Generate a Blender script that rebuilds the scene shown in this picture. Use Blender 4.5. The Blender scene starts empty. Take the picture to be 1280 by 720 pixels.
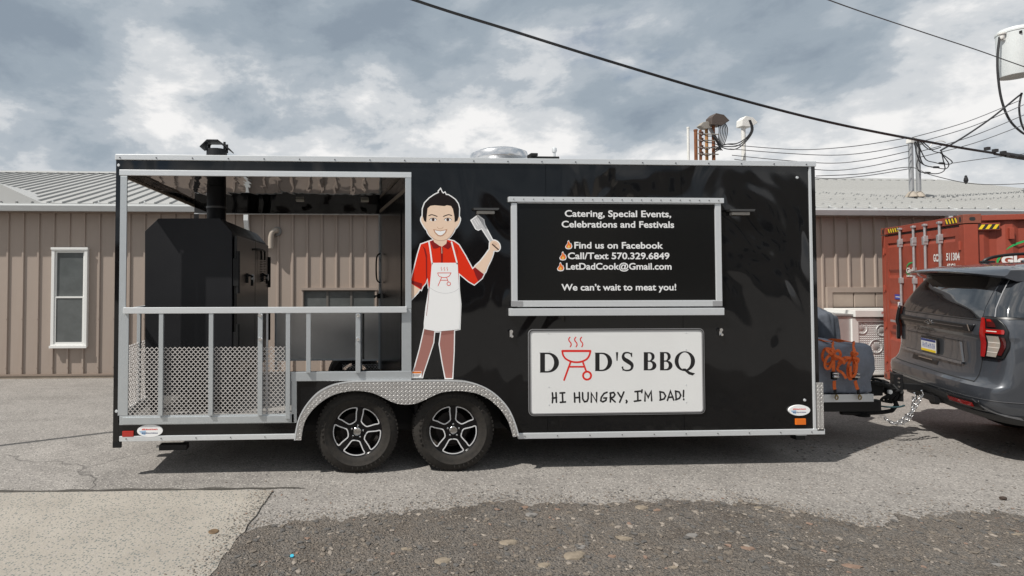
import bpy, bmesh, math, random
from math import sin, cos, pi, radians as R, tan
from mathutils import Vector, Matrix
from mathutils.geometry import tessellate_polygon
random.seed(7)
S = bpy.context.scene
COL = S.collection
# ---------------------------------------------------------------- camera
CAMZ = 1.8; FPX = 685.0; CX = 470.0; CY = 323.0
YAW = R(2.8); PITCH = R(1.42)
cam_d = bpy.data.cameras.new('camera'); cam = bpy.data.objects.new('camera', cam_d); COL.objects.link(cam)
cam.location = (0, 0, CAMZ); cam.rotation_euler = (R(90) + PITCH, 0, -YAW)
cam_d.sensor_width = 36; cam_d.lens = FPX / 1280 * 36
cam_d.shift_x = (640 - CX) / 1280; cam_d.shift_y = (CY - 360) / 1280
cam_d.clip_start = 0.05; cam_d.clip_end = 3000
S.camera = cam
S.render.resolution_x = 1024; S.render.resolution_y = 576
# ---------------------------------------------------------------- sun, sky, exposure
SUNTO = Vector((-0.68, -0.35, 1.0)).normalized()          # direction towards the sun
sun_d = bpy.data.lights.new('sun', 'SUN'); sun = bpy.data.objects.new('sun', sun_d); COL.objects.link(sun)
sun_d.energy = 5.0; sun_d.angle = R(0.6); sun_d.color = (1.0, 0.96, 0.895)
sun.rotation_euler = SUNTO.to_track_quat('Z', 'Y').to_euler(); sun.location = SUNTO * 60
world = bpy.data.worlds.new('World'); S.world = world; world.use_nodes = True
def build_world():
    nt = world.node_tree; N = nt.nodes; L = nt.links; N.clear()
    out = N.new('ShaderNodeOutputWorld'); bg = N.new('ShaderNodeBackground'); bg.inputs[1].default_value = 0.085
    L.new(bg.outputs[0], out.inputs[0])
    sky = N.new('ShaderNodeTexSky'); sky.sky_type = 'NISHITA'; sky.sun_disc = False
    sky.sun_elevation = math.asin(SUNTO.z); sky.sun_rotation = math.atan2(SUNTO.x, SUNTO.y)
    tc = N.new('ShaderNodeTexCoord'); sep = N.new('ShaderNodeSeparateXYZ'); L.new(tc.outputs['Generated'], sep.inputs[0])
    def M(op, a, b=None):
        n = N.new('ShaderNodeMath'); n.operation = op
        for i, v in enumerate((a, b)):
            if v is None: continue
            if isinstance(v, (int, float)): n.inputs[i].default_value = v
            else: L.new(v, n.inputs[i])
        return n.outputs[0]
    z = M('ADD', M('MAXIMUM', sep.outputs[2], 0.0), 1.1)          # gentle flattening towards the horizon
    u = M('DIVIDE', sep.outputs[0], z); v = M('DIVIDE', sep.outputs[1], z)
    cmb = N.new('ShaderNodeCombineXYZ'); L.new(u, cmb.inputs[0]); L.new(v, cmb.inputs[1]); L.new(M('MULTIPLY', sep.outputs[2], 1.15), cmb.inputs[2])
    def noise(scale, detail, rough, dist, off):
        mp = N.new('ShaderNodeMapping'); L.new(cmb.outputs[0], mp.inputs[0]); mp.inputs['Location'].default_value = off
        n = N.new('ShaderNodeTexNoise'); L.new(mp.outputs[0], n.inputs['Vector'])
        n.inputs['Scale'].default_value = scale; n.inputs['Detail'].default_value = detail
        n.inputs['Roughness'].default_value = rough; n.inputs['Distortion'].default_value = dist
        return n.outputs['Fac']
    def ramp(f, st):
        r = N.new('ShaderNodeValToRGB'); L.new(f, r.inputs[0]); e = r.color_ramp.elements
        e[0].position = st[0][0]; e[0].color = (*st[0][1], 1); e[1].position = st[-1][0]; e[1].color = (*st[-1][1], 1)
        for p, c in st[1:-1]:
            x = e.new(p); x.color = (*c, 1)
        r.color_ramp.interpolation = 'EASE'
        return r.outputs[0]
    tone = M('ADD', M('MULTIPLY', noise(2.9, 3, .5, .25, (20.3, 9.7, 0)), 0.60), M('MULTIPLY', noise(8.0, 10, .60, .15, (2.0, 9.0, 0)), 0.40))
    cloud = ramp(tone, [(0.37, (3.1, 3.75, 4.5)), (0.44, (4.0, 4.7, 5.4)), (0.49, (5.2, 5.8, 6.4)), (0.53, (7.6, 7.9, 8.2)), (0.585, (10.8, 10.7, 10.6))])
    cover = noise(2.4, 9, .55, .2, (7.3, 2.2, 0))
    mask = N.new('ShaderNodeMapRange'); L.new(cover, mask.inputs[0]); mask.inputs[1].default_value = 0.28; mask.inputs[2].default_value = 0.40
    mix = N.new('ShaderNodeMix'); mix.data_type = 'RGBA'
    L.new(mask.outputs[0], mix.inputs['Factor']); L.new(sky.outputs[0], mix.inputs['A']); L.new(cloud, mix.inputs['B'])
    L.new(mix.outputs['Result'], bg.inputs[0])
build_world()
S.view_settings.view_transform = 'Standard'; S.view_settings.look = 'None'; S.view_settings.exposure = 0.0; S.view_settings.gamma = 1
# ---------------------------------------------------------------- pixel <-> place
F_ = Vector((sin(YAW) * cos(PITCH), cos(YAW) * cos(PITCH), sin(PITCH))); R_ = Vector((cos(YAW), -sin(YAW), 0)); U_ = R_.cross(F_)
def ray(px, py): return F_ + R_ * ((px - CX) / FPX) - U_ * ((py - CY) / FPX)
def at(px, py, Y):                                        # the point of the upright plane y = Y seen at that spot of the photograph
    d = ray(px, py); t = Y / d.y
    return Vector((d.x * t, Y, CAMZ + d.z * t))
def gz(y):
    return 0.0 if y < 5.5 else -0.026 * (min(y, 11) - 5.5)
def ong(px, py):
    z = 0
    for _ in range(6):
        d = ray(px, py); t = (z - CAMZ) / d.z; z = gz(d.y * t)
    return Vector((d.x * t, d.y * t, z))
YT = 4.93; W = 2.5; YB = YT + W
def tp(px, py): p = at(px, py, YT); return (p.x, p.z)
# ---------------------------------------------------------------- mesh building
class MB:
    def __init__(s): s.v = []; s.f = []
    def add(s, vs, fs):
        o = len(s.v); s.v += [Vector(v) for v in vs]; s.f += [tuple(i + o for i in f) for f in fs]; return s
    def box(s, x0, x1, y0, y1, z0, z1, M=None):
        vs = [Vector((x, y, z)) for x in (x0, x1) for y in (y0, y1) for z in (z0, z1)]
        if M: vs = [M @ v for v in vs]
        return s.add(vs, [(0, 1, 3, 2), (4, 6, 7, 5), (0, 4, 5, 1), (2, 3, 7, 6), (0, 2, 6, 4), (1, 5, 7, 3)])
    def prism(s, loops, a, b, axis='y', M=None):          # loops of (u,w); first is the outline, others are holes
        fl = [p for l in loops for p in l]; n = len(fl)
        if axis == 'y': g = lambda p, d: Vector((p[0], d, p[1]))
        elif axis == 'x': g = lambda p, d: Vector((d, p[0], p[1]))
        else: g = lambda p, d: Vector((p[0], p[1], d))
        tri = tessellate_polygon([[Vector((p[0], p[1], 0)) for p in l] for l in loops])
        vs = [g(p, a) for p in fl] + [g(p, b) for p in fl]
        if M: vs = [M @ v for v in vs]
        fs = [tuple(t) for t in tri] + [tuple(i + n for i in reversed(t)) for t in tri]
        o = 0
        for l in loops:
            m = len(l)
            for i in range(m):
                j = (i + 1) % m; fs.append((o + i, o + j, o + j + n, o + i + n))
            o += m
        return s.add(vs, fs)
    def sheet(s, loops, d, axis='y'):
        fl = [p for l in loops for p in l]
        if axis == 'y': g = lambda p: Vector((p[0], d, p[1]))
        elif axis == 'x': g = lambda p: Vector((d, p[0], p[1]))
        else: g = lambda p: Vector((p[0], p[1], d))
        return s.add([g(p) for p in fl], [tuple(t) for t in tessellate_polygon([[Vector((p[0], p[1], 0)) for p in l] for l in loops])])
    def tube(s, pts, r, n=8, closed=False, flat=None):
        pts = [Vector(p) for p in pts]; m = len(pts); o = len(s.v); prev = None
        rr = r if isinstance(r, (list, tuple)) else [r] * m
        for i, p in enumerate(pts):
            a = pts[(i - 1) % m] if closed or i else p; b = pts[(i + 1) % m] if closed or i < m - 1 else p
            t = (b - a).normalized() if (b - a).length > 1e-9 else Vector((0, 0, 1))
            if prev is None:
                e = Vector((0, 0, 1)) if abs(t.z) < .9 else Vector((1, 0, 0))
                x = t.cross(e).normalized()
            else: x = (prev - t * prev.dot(t)).normalized()
            prev = x; y = t.cross(x)
            for k in range(n):
                a_ = 2 * pi * k / n + pi / n
                s.v.append(p + (x * cos(a_) + y * sin(a_) * (flat or 1)) * rr[i])
        for i in range(m if closed else m - 1):
            for k in range(n):
                s.f.append((o + i * n + k, o + i * n + (k + 1) % n, o + ((i + 1) % m) * n + (k + 1) % n, o + ((i + 1) % m) * n + k))
        if not closed:
            s.f.append(tuple(o + k for k in reversed(range(n)))); s.f.append(tuple(o + (m - 1) * n + k for k in range(n)))
        return s
    def lathe(s, prof, c, axis='z', n=32, M=None, cap=True):  # prof of (radius, height along the axis)
        o = len(s.v); c = Vector(c)
        for r, h in prof:
            for k in range(n):
                a = 2 * pi * k / n; q = (r * cos(a), r * sin(a))
                v = {'z': Vector((q[0], q[1], h)), 'y': Vector((q[0], h, q[1])), 'x': Vector((h, q[0], q[1]))}[axis] + c
                s.v.append(M @ v if M else v)
        for i in range(len(prof) - 1):
            for k in range(n):
                s.f.append((o + i * n + k, o + i * n + (k + 1) % n, o + (i + 1) * n + (k + 1) % n, o + (i + 1) * n + k))
        if cap:
            if prof[0][0] > 1e-6: s.f.append(tuple(o + k for k in range(n)))
            if prof[-1][0] > 1e-6: s.f.append(tuple(o + (len(prof) - 1) * n + k for k in range(n)))
        return s
    def mesh(s, name, mat, smooth=False, recalc=True):
        me = bpy.data.meshes.new(name); me.from_pydata([tuple(v) for v in s.v], [], s.f); me.validate()
        if recalc:
            bm = bmesh.new(); bm.from_mesh(me); bmesh.ops.remove_doubles(bm, verts=bm.verts, dist=1e-6); bmesh.ops.recalc_face_normals(bm, faces=bm.faces); bm.to_mesh(me); bm.free()
        if mat: me.materials.append(mat)
        if smooth:
            me.polygons.foreach_set('use_smooth', [True] * len(me.polygons)); me.set_sharp_from_angle(angle=R(smooth if smooth > 1 else 35))
        me.update(); return me
    def build(s, name, mat, parent=None, smooth=False, bevel=0, recalc=True, kind=None, label=None):
        o = bpy.data.objects.new(name, s.mesh(name, mat, smooth, recalc)); COL.objects.link(o)
        if parent: o.parent = parent
        if bevel:
            b = o.modifiers.new('bevel', 'BEVEL'); b.width = bevel; b.segments = 2; b.limit_method = 'ANGLE'; b.angle_limit = R(40)
        if kind: o['kind'] = kind
        if label: o['label'] = label
        return o
def tag(o, label, cat, group=None):
    o['label'] = label; o['category'] = cat
    if group: o['group'] = group
    return o
def empty(name, loc=(0, 0, 0), rz=0, label=None, cat=None, group=None, ry=0, rx=0):
    o = bpy.data.objects.new(name, None); COL.objects.link(o); o.location = loc; o.rotation_euler = (rx, ry, rz); o.empty_display_size = .2
    if label: tag(o, label, cat, group)
    return o
def copy_tree(o, parent=None, loc=None, rz=None):
    c = o.copy(); COL.objects.link(c); c.parent = parent
    if loc is not None: c.location = loc
    if rz is not None: c.rotation_euler.z = rz
    for ch in list(o.children): copy_tree(ch, c)
    return c
def inst(name, me, parent, loc=(0, 0, 0), rot=(0, 0, 0), scale=(1, 1, 1)):
    o = bpy.data.objects.new(name, me); COL.objects.link(o); o.parent = parent; o.location = loc; o.rotation_euler = rot; o.scale = scale; return o
def rect(x0, x1, z0, z1): return [(x0, z0), (x1, z0), (x1, z1), (x0, z1)]
def rrect(x0, x1, z0, z1, r, n=6):
    o = []
    for cx, cz, a in ((x1 - r, z1 - r, 0), (x0 + r, z1 - r, 90), (x0 + r, z0 + r, 180), (x1 - r, z0 + r, 270)):
        for k in range(n + 1):
            t = R(a + 90 * k / n); o.append((cx + r * cos(t), cz + r * sin(t)))
    return o
def arc(cx, cy, rx, ry, a0, a1, n=16): return [(cx + rx * cos(R(a0 + (a1 - a0) * k / n)), cy + ry * sin(R(a0 + (a1 - a0) * k / n))) for k in range(n + 1)]
def smooth_line(pts, closed=False, k=5):
    pts = [Vector(p) for p in pts]; m = len(pts); out = []
    rng = range(m) if closed else range(m - 1)
    for i in rng:
        if closed: a, b, c, d = pts[(i - 1) % m], pts[i], pts[(i + 1) % m], pts[(i + 2) % m]
        else: a, b, c, d = pts[max(i - 1, 0)], pts[i], pts[i + 1], pts[min(i + 2, m - 1)]
        for j in range(k):
            t = j / k; out.append(0.5 * ((2 * b) + (c - a) * t + (2 * a - 5 * b + 4 * c - d) * t * t + (3 * b - a - 3 * c + d) * t ** 3))
    if not closed: out.append(pts[-1])
    return out
def ribbon(pts, w, closed=False, cap=True):               # 2-D mitred stroke -> (verts2d, faces)
    P = [Vector((p[0], p[1])) for p in pts]; m = len(P); vs = []; fs = []
    ww = w if isinstance(w, (list, tuple)) else [w] * m
    for i, p in enumerate(P):
        a = P[(i - 1) % m] if closed or i else None; b = P[(i + 1) % m] if closed or i < m - 1 else None
        t1 = (p - a).normalized() if a is not None and (p - a).length > 1e-12 else None
        t2 = (b - p).normalized() if b is not None and (b - p).length > 1e-12 else None
        t1 = t1 or t2; t2 = t2 or t1
        t = (t1 + t2); t = t.normalized() if t.length > 1e-6 else t1
        n = Vector((-t.y, t.x)); c = max(0.45, n.dot(Vector((-t1.y, t1.x))))
        h = ww[i] / 2 / c
        vs += [p + n * h, p - n * h]
    for i in range(m if closed else m - 1):
        j = (i + 1) % m; fs.append((2 * i, 2 * i + 1, 2 * j + 1, 2 * j))
    if cap and not closed:
        for i, q in ((0, P[1]), (m - 1, P[m - 2])):
            d = (P[i] - q).normalized(); n = Vector((-d.y, d.x)); o = len(vs); h = ww[i] / 2
            for k in range(6):
                a = R(90 - 180 * k / 5); vs.append(P[i] + n * h * sin(a) + d * h * cos(a))
            fs.append(tuple(range(o, o + 6)))
    return vs, fs
# ---------------------------------------------------------------- materials
MATS = {}
def mat(name, col, rough=0.5, metal=0.0, var=0.0, vscale=3.0, bump=0.0, bscale=20.0, coat=0.0, stretch=(1, 1, 1), bdist=0.01, spec=0.5, bdetail=4, var2=None, emit=None, rvar=0.0):
    if name in MATS: return MATS[name]
    m = bpy.data.materials.new(name); m.use_nodes = True; nt = m.node_tree; N = nt.nodes; L = nt.links
    p = N['Principled BSDF']; p.inputs['Base Color'].default_value = (*col, 1); p.inputs['Roughness'].default_value = rough
    p.inputs['Metallic'].default_value = metal; p.inputs['Coat Weight'].default_value = coat; p.inputs['Coat Roughness'].default_value = 0.04
    p.inputs['Specular IOR Level'].default_value = spec
    tc = N.new('ShaderNodeTexCoord'); mp = N.new('ShaderNodeMapping'); L.new(tc.outputs['Object'], mp.inputs[0]); mp.inputs['Scale'].default_value = stretch
    if var or rvar:
        n = N.new('ShaderNodeTexNoise'); L.new(mp.outputs[0], n.inputs['Vector']); n.inputs['Scale'].default_value = vscale; n.inputs['Detail'].default_value = 8; n.inputs['Roughness'].default_value = .65
        r = N.new('ShaderNodeMapRange'); L.new(n.outputs['Fac'], r.inputs[0]); r.inputs[1].default_value = .25; r.inputs[2].default_value = .75
        mx = N.new('ShaderNodeMix'); mx.data_type = 'RGBA'; L.new(r.outputs[0], mx.inputs['Factor'])
        c2 = var2 or tuple(c * (1 - var) for c in col)
        mx.inputs['A'].default_value = (*[min(1, c * (1 + var * .4)) for c in col], 1); mx.inputs['B'].default_value = (*c2, 1)
        if var: L.new(mx.outputs['Result'], p.inputs['Base Color'])
        if rvar:
            rr = N.new('ShaderNodeMapRange'); L.new(n.outputs['Fac'], rr.inputs[0]); rr.inputs[1].default_value = .3; rr.inputs[2].default_value = .7
            rr.inputs[3].default_value = max(0, rough - rvar); rr.inputs[4].default_value = rough + rvar; L.new(rr.outputs[0], p.inputs['Roughness'])
    if bump:
        b = N.new('ShaderNodeBump'); b.inputs['Strength'].default_value = bump; b.inputs['Distance'].default_value = bdist
        n2 = N.new('ShaderNodeTexNoise'); L.new(mp.outputs[0], n2.inputs['Vector']); n2.inputs['Scale'].default_value = bscale; n2.inputs['Detail'].default_value = bdetail
        L.new(n2.outputs['Fac'], b.inputs['Height']); L.new(b.outputs[0], p.inputs['Normal'])
    if emit: p.inputs['Emission Color'].default_value = (*emit[:3], 1); p.inputs['Emission Strength'].default_value = emit[3]
    MATS[name] = m; return m
class NT:                                                 # small helper for hand made node trees
    def __init__(s, m): s.m = m; s.nt = m.node_tree; s.N = s.nt.nodes; s.L = s.nt.links; s.p = s.N['Principled BSDF']
    def new(s, t, **k):
        n = s.N.new(t)
        for a, b in k.items(): setattr(n, a, b)
        return n
    def math(s, op, a, b=None, clamp=False):
        n = s.N.new('ShaderNodeMath'); n.operation = op; n.use_clamp = clamp
        for i, v in enumerate((a, b)):
            if v is None: continue
            if isinstance(v, (int, float)): n.inputs[i].default_value = v
            else: s.L.new(v, n.inputs[i])
        return n.outputs[0]
    def coords(s, scale=(1, 1, 1), rot=(0, 0, 0), which='Object'):
        tc = s.N.new('ShaderNodeTexCoord'); mp = s.N.new('ShaderNodeMapping'); s.L.new(tc.outputs[which], mp.inputs[0]); mp.inputs['Scale'].default_value = scale; mp.inputs['Rotation'].default_value = rot
        return mp.outputs[0]
    def noise(s, v, scale, detail=6, rough=.6, dist=0):
        n = s.N.new('ShaderNodeTexNoise'); s.L.new(v, n.inputs['Vector']); n.inputs['Scale'].default_value = scale; n.inputs['Detail'].default_value = detail
        n.inputs['Roughness'].default_value = rough; n.inputs['Distortion'].default_value = dist; return n.outputs['Fac']
    def voro(s, v, scale, feature='F1', out='Distance', rnd=1):
        n = s.N.new('ShaderNodeTexVoronoi'); n.feature = feature; s.L.new(v, n.inputs['Vector']); n.inputs['Scale'].default_value = scale; n.inputs['Randomness'].default_value = rnd; return n.outputs[out]
    def ramp(s, f, st):
        r = s.N.new('ShaderNodeValToRGB'); s.L.new(f, r.inputs[0]); e = r.color_ramp.elements
        e[0].position = st[0][0]; e[0].color = (*st[0][1], 1); e[1].position = st[-1][0]; e[1].color = (*st[-1][1], 1)
        for p, c in st[1:-1]: e.new(p).color = (*c, 1)
        return r.outputs[0]
    def rng(s, f, a, b, c=0, d=1):
        r = s.N.new('ShaderNodeMapRange'); s.L.new(f, r.inputs[0])
        for i, v in enumerate((a, b, c, d)): r.inputs[i + 1].default_value = v
        return r.outputs[0]
    def mix(s, f, a, b, mode='MIX'):
        n = s.N.new('ShaderNodeMix'); n.data_type = 'RGBA'; n.blend_type = mode
        for k, v in (('Factor', f), ('A', a), ('B', b)):
            if isinstance(v, tuple): n.inputs[k].default_value = (*v, 1)
            elif isinstance(v, (int, float)): n.inputs[k].default_value = v
            else: s.L.new(v, n.inputs[k])
        return n.outputs['Result']
    def bump(s, h, strength, dist, normal=None):
        b = s.N.new('ShaderNodeBump'); b.inputs['Strength'].default_value = strength; b.inputs['Distance'].default_value = dist; s.L.new(h, b.inputs['Height'])
        if normal is not None: s.L.new(normal, b.inputs['Normal'])
        return b.outputs[0]
def newmat(name, rough=.5, metal=0):
    m = bpy.data.materials.new(name); m.use_nodes = True; t = NT(m); t.p.inputs['Roughness'].default_value = rough; t.p.inputs['Metallic'].default_value = metal; return m, t
def asphalt_mat():
    m, t = newmat('weathered_asphalt', .88); v = t.coords()
    big = t.noise(v, .35, 5, .6); mid = t.noise(v, 2.2, 8, .65, .3)
    base = t.mix(t.rng(big, .3, .7), (.180, .166, .152), (.258, .240, .222)); base = t.mix(t.rng(mid, .35, .7), base, (.29, .270, .250))
    st = t.noise(t.coords((.35, 1.6, 1)), .9, 7, .7, .5); base = t.mix(t.rng(st, .52, .68), base, t.mix(.35, base, (.10, .09, .082))); pt = t.noise(v, .55, 9, .72, .8); base = t.mix(t.math('MULTIPLY', t.rng(pt, .55, .66), .5), base, (.36, .335, .31))
    sp = t.voro(v, 95, out='Color'); g = t.new('ShaderNodeSeparateColor'); t.L.new(sp, g.inputs[0])
    base = t.mix(t.math('MULTIPLY', t.rng(g.outputs[0], .82, .9), .75), base, (.075, .072, .07)); base = t.mix(t.math('MULTIPLY', t.rng(g.outputs[1], .86, .93), .6), base, (.5, .47, .43))
    fine = t.noise(v, 130, 3, .7); base = t.mix(t.rng(fine, .3, .75), t.mix(.28, base, (.10, .095, .09)), base)
    dv = t.new('ShaderNodeVectorMath', operation='ADD'); t.L.new(v, dv.inputs[0])
    nn = t.new('ShaderNodeTexNoise'); t.L.new(v, nn.inputs['Vector']); nn.inputs['Scale'].default_value = 1.6; nn.inputs['Detail'].default_value = 6
    sc = t.new('ShaderNodeVectorMath', operation='SCALE'); t.L.new(nn.outputs['Color'], sc.inputs[0]); sc.inputs['Scale'].default_value = .7; t.L.new(sc.outputs[0], dv.inputs[1])
    e = t.voro(dv.outputs[0], .42, 'DISTANCE_TO_EDGE'); crk = t.math('MULTIPLY', t.rng(e, .0, .006, 1, 0), t.rng(t.noise(v, .5, 3), .47, .56))
    base = t.mix(t.math('MULTIPLY', crk, .6), base, (.05, .047, .045))
    t.L.new(base, t.p.inputs['Base Color'])
    h = t.math('ADD', t.math('MULTIPLY', t.voro(v, 95), .5), t.math('MULTIPLY', t.noise(v, 40, 6, .7), .8)); h = t.math('SUBTRACT', h, t.math('MULTIPLY', crk, 2))
    t.L.new(t.bump(h, .55, .006), t.p.inputs['Normal']); return m
def concrete_mat():
    m, t = newmat('worn_concrete', .9); v = t.coords()
    base = t.mix(t.rng(t.noise(v, 1.3, 7, .65), .3, .7), (.268, .244, .212), (.372, .341, .298))
    sp = t.voro(v, 62, out='Color'); g = t.new('ShaderNodeSeparateColor'); t.L.new(sp, g.inputs[0]); d = t.voro(v, 62)
    base = t.mix(t.math('MULTIPLY', t.rng(g.outputs[0], .50, .56), t.rng(d, .38, .46, 1, 0)), base, (.13, .145, .14))
    base = t.mix(t.math('MULTIPLY', t.rng(g.outputs[1], .80, .84), t.rng(d, .35, .42, 1, 0)), base, (.33, .30, .28))
    base = t.mix(t.rng(t.noise(v, 160, 3), .3, .7), t.mix(.25, base, (.2, .18, .15)), base)
    t.L.new(base, t.p.inputs['Base Color']); t.L.new(t.bump(t.math('ADD', t.noise(v, 60, 6, .7), t.math('MULTIPLY', d, .4)), .6, .006), t.p.inputs['Normal']); return m
def dirt_mat():
    m, t = newmat('packed_gravel_dirt', .95); v = t.coords()
    base = t.mix(t.rng(t.noise(v, .9, 6, .6), .35, .65), (.090, .074, .060), (.165, .139, .115))
    base = t.mix(t.rng(t.noise(v, 3.2, 8, .75), .42, .62), base, (.155, .14, .125))
    c = t.voro(v, 55, out='Color'); g = t.new('ShaderNodeSeparateColor'); t.L.new(c, g.inputs[0]); d = t.voro(v, 55)
    st = t.mix(g.outputs[1], (.085, .08, .078), (.26, .215, .175)); base = t.mix(t.math('MULTIPLY', t.rng(g.outputs[0], .55, .6), t.rng(d, .36, .46, 1, 0)), base, st)
    c2 = t.voro(v, 140, out='Color'); g2 = t.new('ShaderNodeSeparateColor'); t.L.new(c2, g2.inputs[0])
    base = t.mix(t.math('MULTIPLY', t.rng(g2.outputs[0], .80, .85), .6), base, (.25, .22, .19)); base = t.mix(t.math('MULTIPLY', t.rng(g2.outputs[1], .8, .85), .7), base, (.04, .038, .036))
    t.L.new(base, t.p.inputs['Base Color'])
    h = t.math('ADD', t.math('MULTIPLY', t.rng(d, 0, .5, 1, 0), .8), t.math('ADD', t.noise(v, 12, 8, .7), t.math('MULTIPLY', t.noise(v, 90, 4, .7), .6)))
    t.L.new(t.bump(h, 1, .022), t.p.inputs['Normal']); return m
def plate_mat():                                          # raised diamond tread plate
    m, t = newmat('tread_plate', .36, .75); v = t.coords()
    t.p.inputs['Base Color'].default_value = (.62, .61, .60, 1)
    sx = t.new('ShaderNodeSeparateXYZ'); t.L.new(v, sx.inputs[0]); P = .036
    a = t.math('ADD', sx.outputs[0], sx.outputs[2]); b = t.math('SUBTRACT', sx.outputs[0], sx.outputs[2])
    ia = t.math('FLOOR', t.math('DIVIDE', a, P)); ib = t.math('FLOOR', t.math('DIVIDE', b, P))
    fa = t.math('SUBTRACT', t.math('DIVIDE', a, P), t.math('ADD', ia, .5)); fb = t.math('SUBTRACT', t.math('DIVIDE', b, P), t.math('ADD', ib, .5))
    par = t.math('MODULO', t.math('ABSOLUTE', t.math('ADD', ia, ib)), 2)
    def lens(p, q): return t.math('SUBTRACT', 1, t.math('ADD', t.math('POWER', t.math('ABSOLUTE', t.math('DIVIDE', p, .46)), 2), t.math('POWER', t.math('ABSOLUTE', t.math('DIVIDE', q, .17)), 2)))
    l1 = t.math('MAXIMUM', lens(fa, fb), 0); l2 = t.math('MAXIMUM', lens(fb, fa), 0)
    h = t.math('ADD', t.math('MULTIPLY', l1, par), t.math('MULTIPLY', l2, t.math('SUBTRACT', 1, par)))
    t.L.new(t.bump(t.math('MINIMUM', h, .6), 1, .011), t.p.inputs['Normal'])
    t.L.new(t.rng(t.noise(v, 6, 5), .3, .7, .24, .42), t.p.inputs['Roughness']); return m
def skin_mat():                                           # glossy black sheet metal, gently oil-canned
    m, t = newmat('glossy_black_sheet', .05); t.p.inputs['Base Color'].default_value = (.0055, .0057, .0065, 1); t.p.inputs['Specular IOR Level'].default_value = .5
    v = t.coords((1.1, 1, .6)); w = t.noise(v, 1.25, 1.0, .45, 1.6); w2 = t.noise(v, .7, 0, .5, .5)
    t.L.new(t.bump(t.math('ADD', w, w2), 1, .034), t.p.inputs['Normal']); 
    t.L.new(t.rng(t.noise(v, 4, 6), .4, .8, .045, .10), t.p.inputs['Roughness']); return m
ASPH = asphalt_mat(); CONC = concrete_mat(); DIRT = dirt_mat(); PLATE = plate_mat(); SKIN = skin_mat()
ALU = mat('brushed_aluminium', (.54, .57, .59), .42, .6, var=.10, vscale=14, stretch=(1, 1, 1), bump=.15, bscale=60, bdist=.002, rvar=.08)
ALUW = mat('satin_aluminium_trim', (.70, .72, .735), .38, .4, var=.06, vscale=10, rvar=.08)
ALUD = mat('dull_galvanised_steel', (.52, .53, .54), .5, .7, var=.2, vscale=18, rvar=.1)
BLK = mat('black_powder_coat', (.008, .008, .009), .5, 0, spec=.35, bump=.2, bscale=180, bdist=.001)
BLKM = mat('matt_black_plastic', (.009, .009, .0095), .65, spec=.3)
RUB = mat('tyre_rubber', (.016, .0152, .0145), .78, 0, var=.35, vscale=30, bump=.3, bscale=90, bdist=.002, var2=(.040, .035, .030), spec=.25)
CHR = mat('bright_chrome', (.72, .72, .72), .12, 1)

GLASS = mat('dark_window_glass', (.025, .028, .03), .05, 0, spec=.6)
# ================================================================ THE SETTING
def build_ground():
    from mathutils import noise as nz
    xs = [-600, -150, -40] + [-14 + 2 * i for i in range(18)] + [45, 150, 600]
    ys = [-300, -80, -25, -5, 0, 3, 5.5, 7, 9, 11, 25, 90, 700]
    m = MB(); n = len(xs)
    m.v = [Vector((x, y, gz(y))) for y in ys for x in xs]
    m.f = [(j * n + i, j * n + i + 1, (j + 1) * n + i + 1, (j + 1) * n + i) for j in range(len(ys) - 1) for i in range(n - 1)]
    m.build('asphalt_ground', ASPH, recalc=False, kind='structure')
    a = ong(343, 614); b = ong(262, 722); c = ong(-60, 622)
    d = (b - a).normalized()
    poly = [(c.x - 4, c.y + .15), (a.x, a.y), (a.x + d.x * 3.2, a.y + d.y * 3.2), (c.x - 4, a.y + d.y * 3.2)]
    e = []
    for i in range(4):                                     # slightly uneven slab edge
        p, q = Vector(poly[i]), Vector(poly[(i + 1) % 4]); nn = 40 if i < 2 else 4
        for k in range(nn): 
            w = p.lerp(q, k / nn); e.append((w.x + random.uniform(-.012, .012), w.y + random.uniform(-.012, .012)))
    MB().prism([e], -.02, .012, 'z').build('concrete_slab', CONC, kind='structure')
    # broken groove where the slab meets the asphalt
    g = MB()
    pts = [(c.x - 4, c.y + .17)] + [(c.x - 4 + (a.x + .25 - c.x + 4) * k / 60, c.y + .17 + (a.y + .03 - c.y - .15) * k / 60 + random.uniform(-.012, .012)) for k in range(1, 61)]
    ws = [random.uniform(.02, .055) for _ in pts]; ws[-1] = .004
    v, f = ribbon(pts, ws, cap=False); g.add([(p.x, p.y, .004) for p in v], f)
    g.build('joint_crack', mat('crack_grime', (.07, .064, .055), .95, 0, var=.5, vscale=30, bump=1, bscale=50), kind='structure')
    # gravel patch
    edge_px = [(262, 722), (300, 668), (345, 655), (400, 650), (460, 648), (510, 640), (560, 636), (620, 630), (680, 628), (730, 634), (790, 628), (850, 627), (925, 629), (960, 634), (990, 640),
               (1030, 648), (1070, 656), (1110, 655), (1160, 645), (1210, 641), (1300, 643), (1420, 640)]
    top = []
    for i in range(len(edge_px) - 1):
        p, q = edge_px[i], edge_px[i + 1]
        for k in range(26):
            w = ong(p[0] + (q[0] - p[0]) * k / 26, p[1] + (q[1] - p[1]) * k / 26); b_ = .3 if i < 2 else 1; top.append((w.x + random.uniform(-.008, .008), w.y + b_ * (.11 * (nz.noise(Vector((w.x * 3.1, 0, 3))) + .6 * nz.noise(Vector((w.x * 9, 1, 3))) + .35 * nz.noise(Vector((w.x * 27, 2, 5)))) + random.uniform(-.012, .012))))
    top += [(9.5, 4.2), (9.5, .3), (a.x + d.x * 3.3, .3)]
    MB().sheet([top], .008, 'z').build('gravel_patch', DIRT, kind='structure')
    return top
GRAVEL = build_ground()
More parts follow.
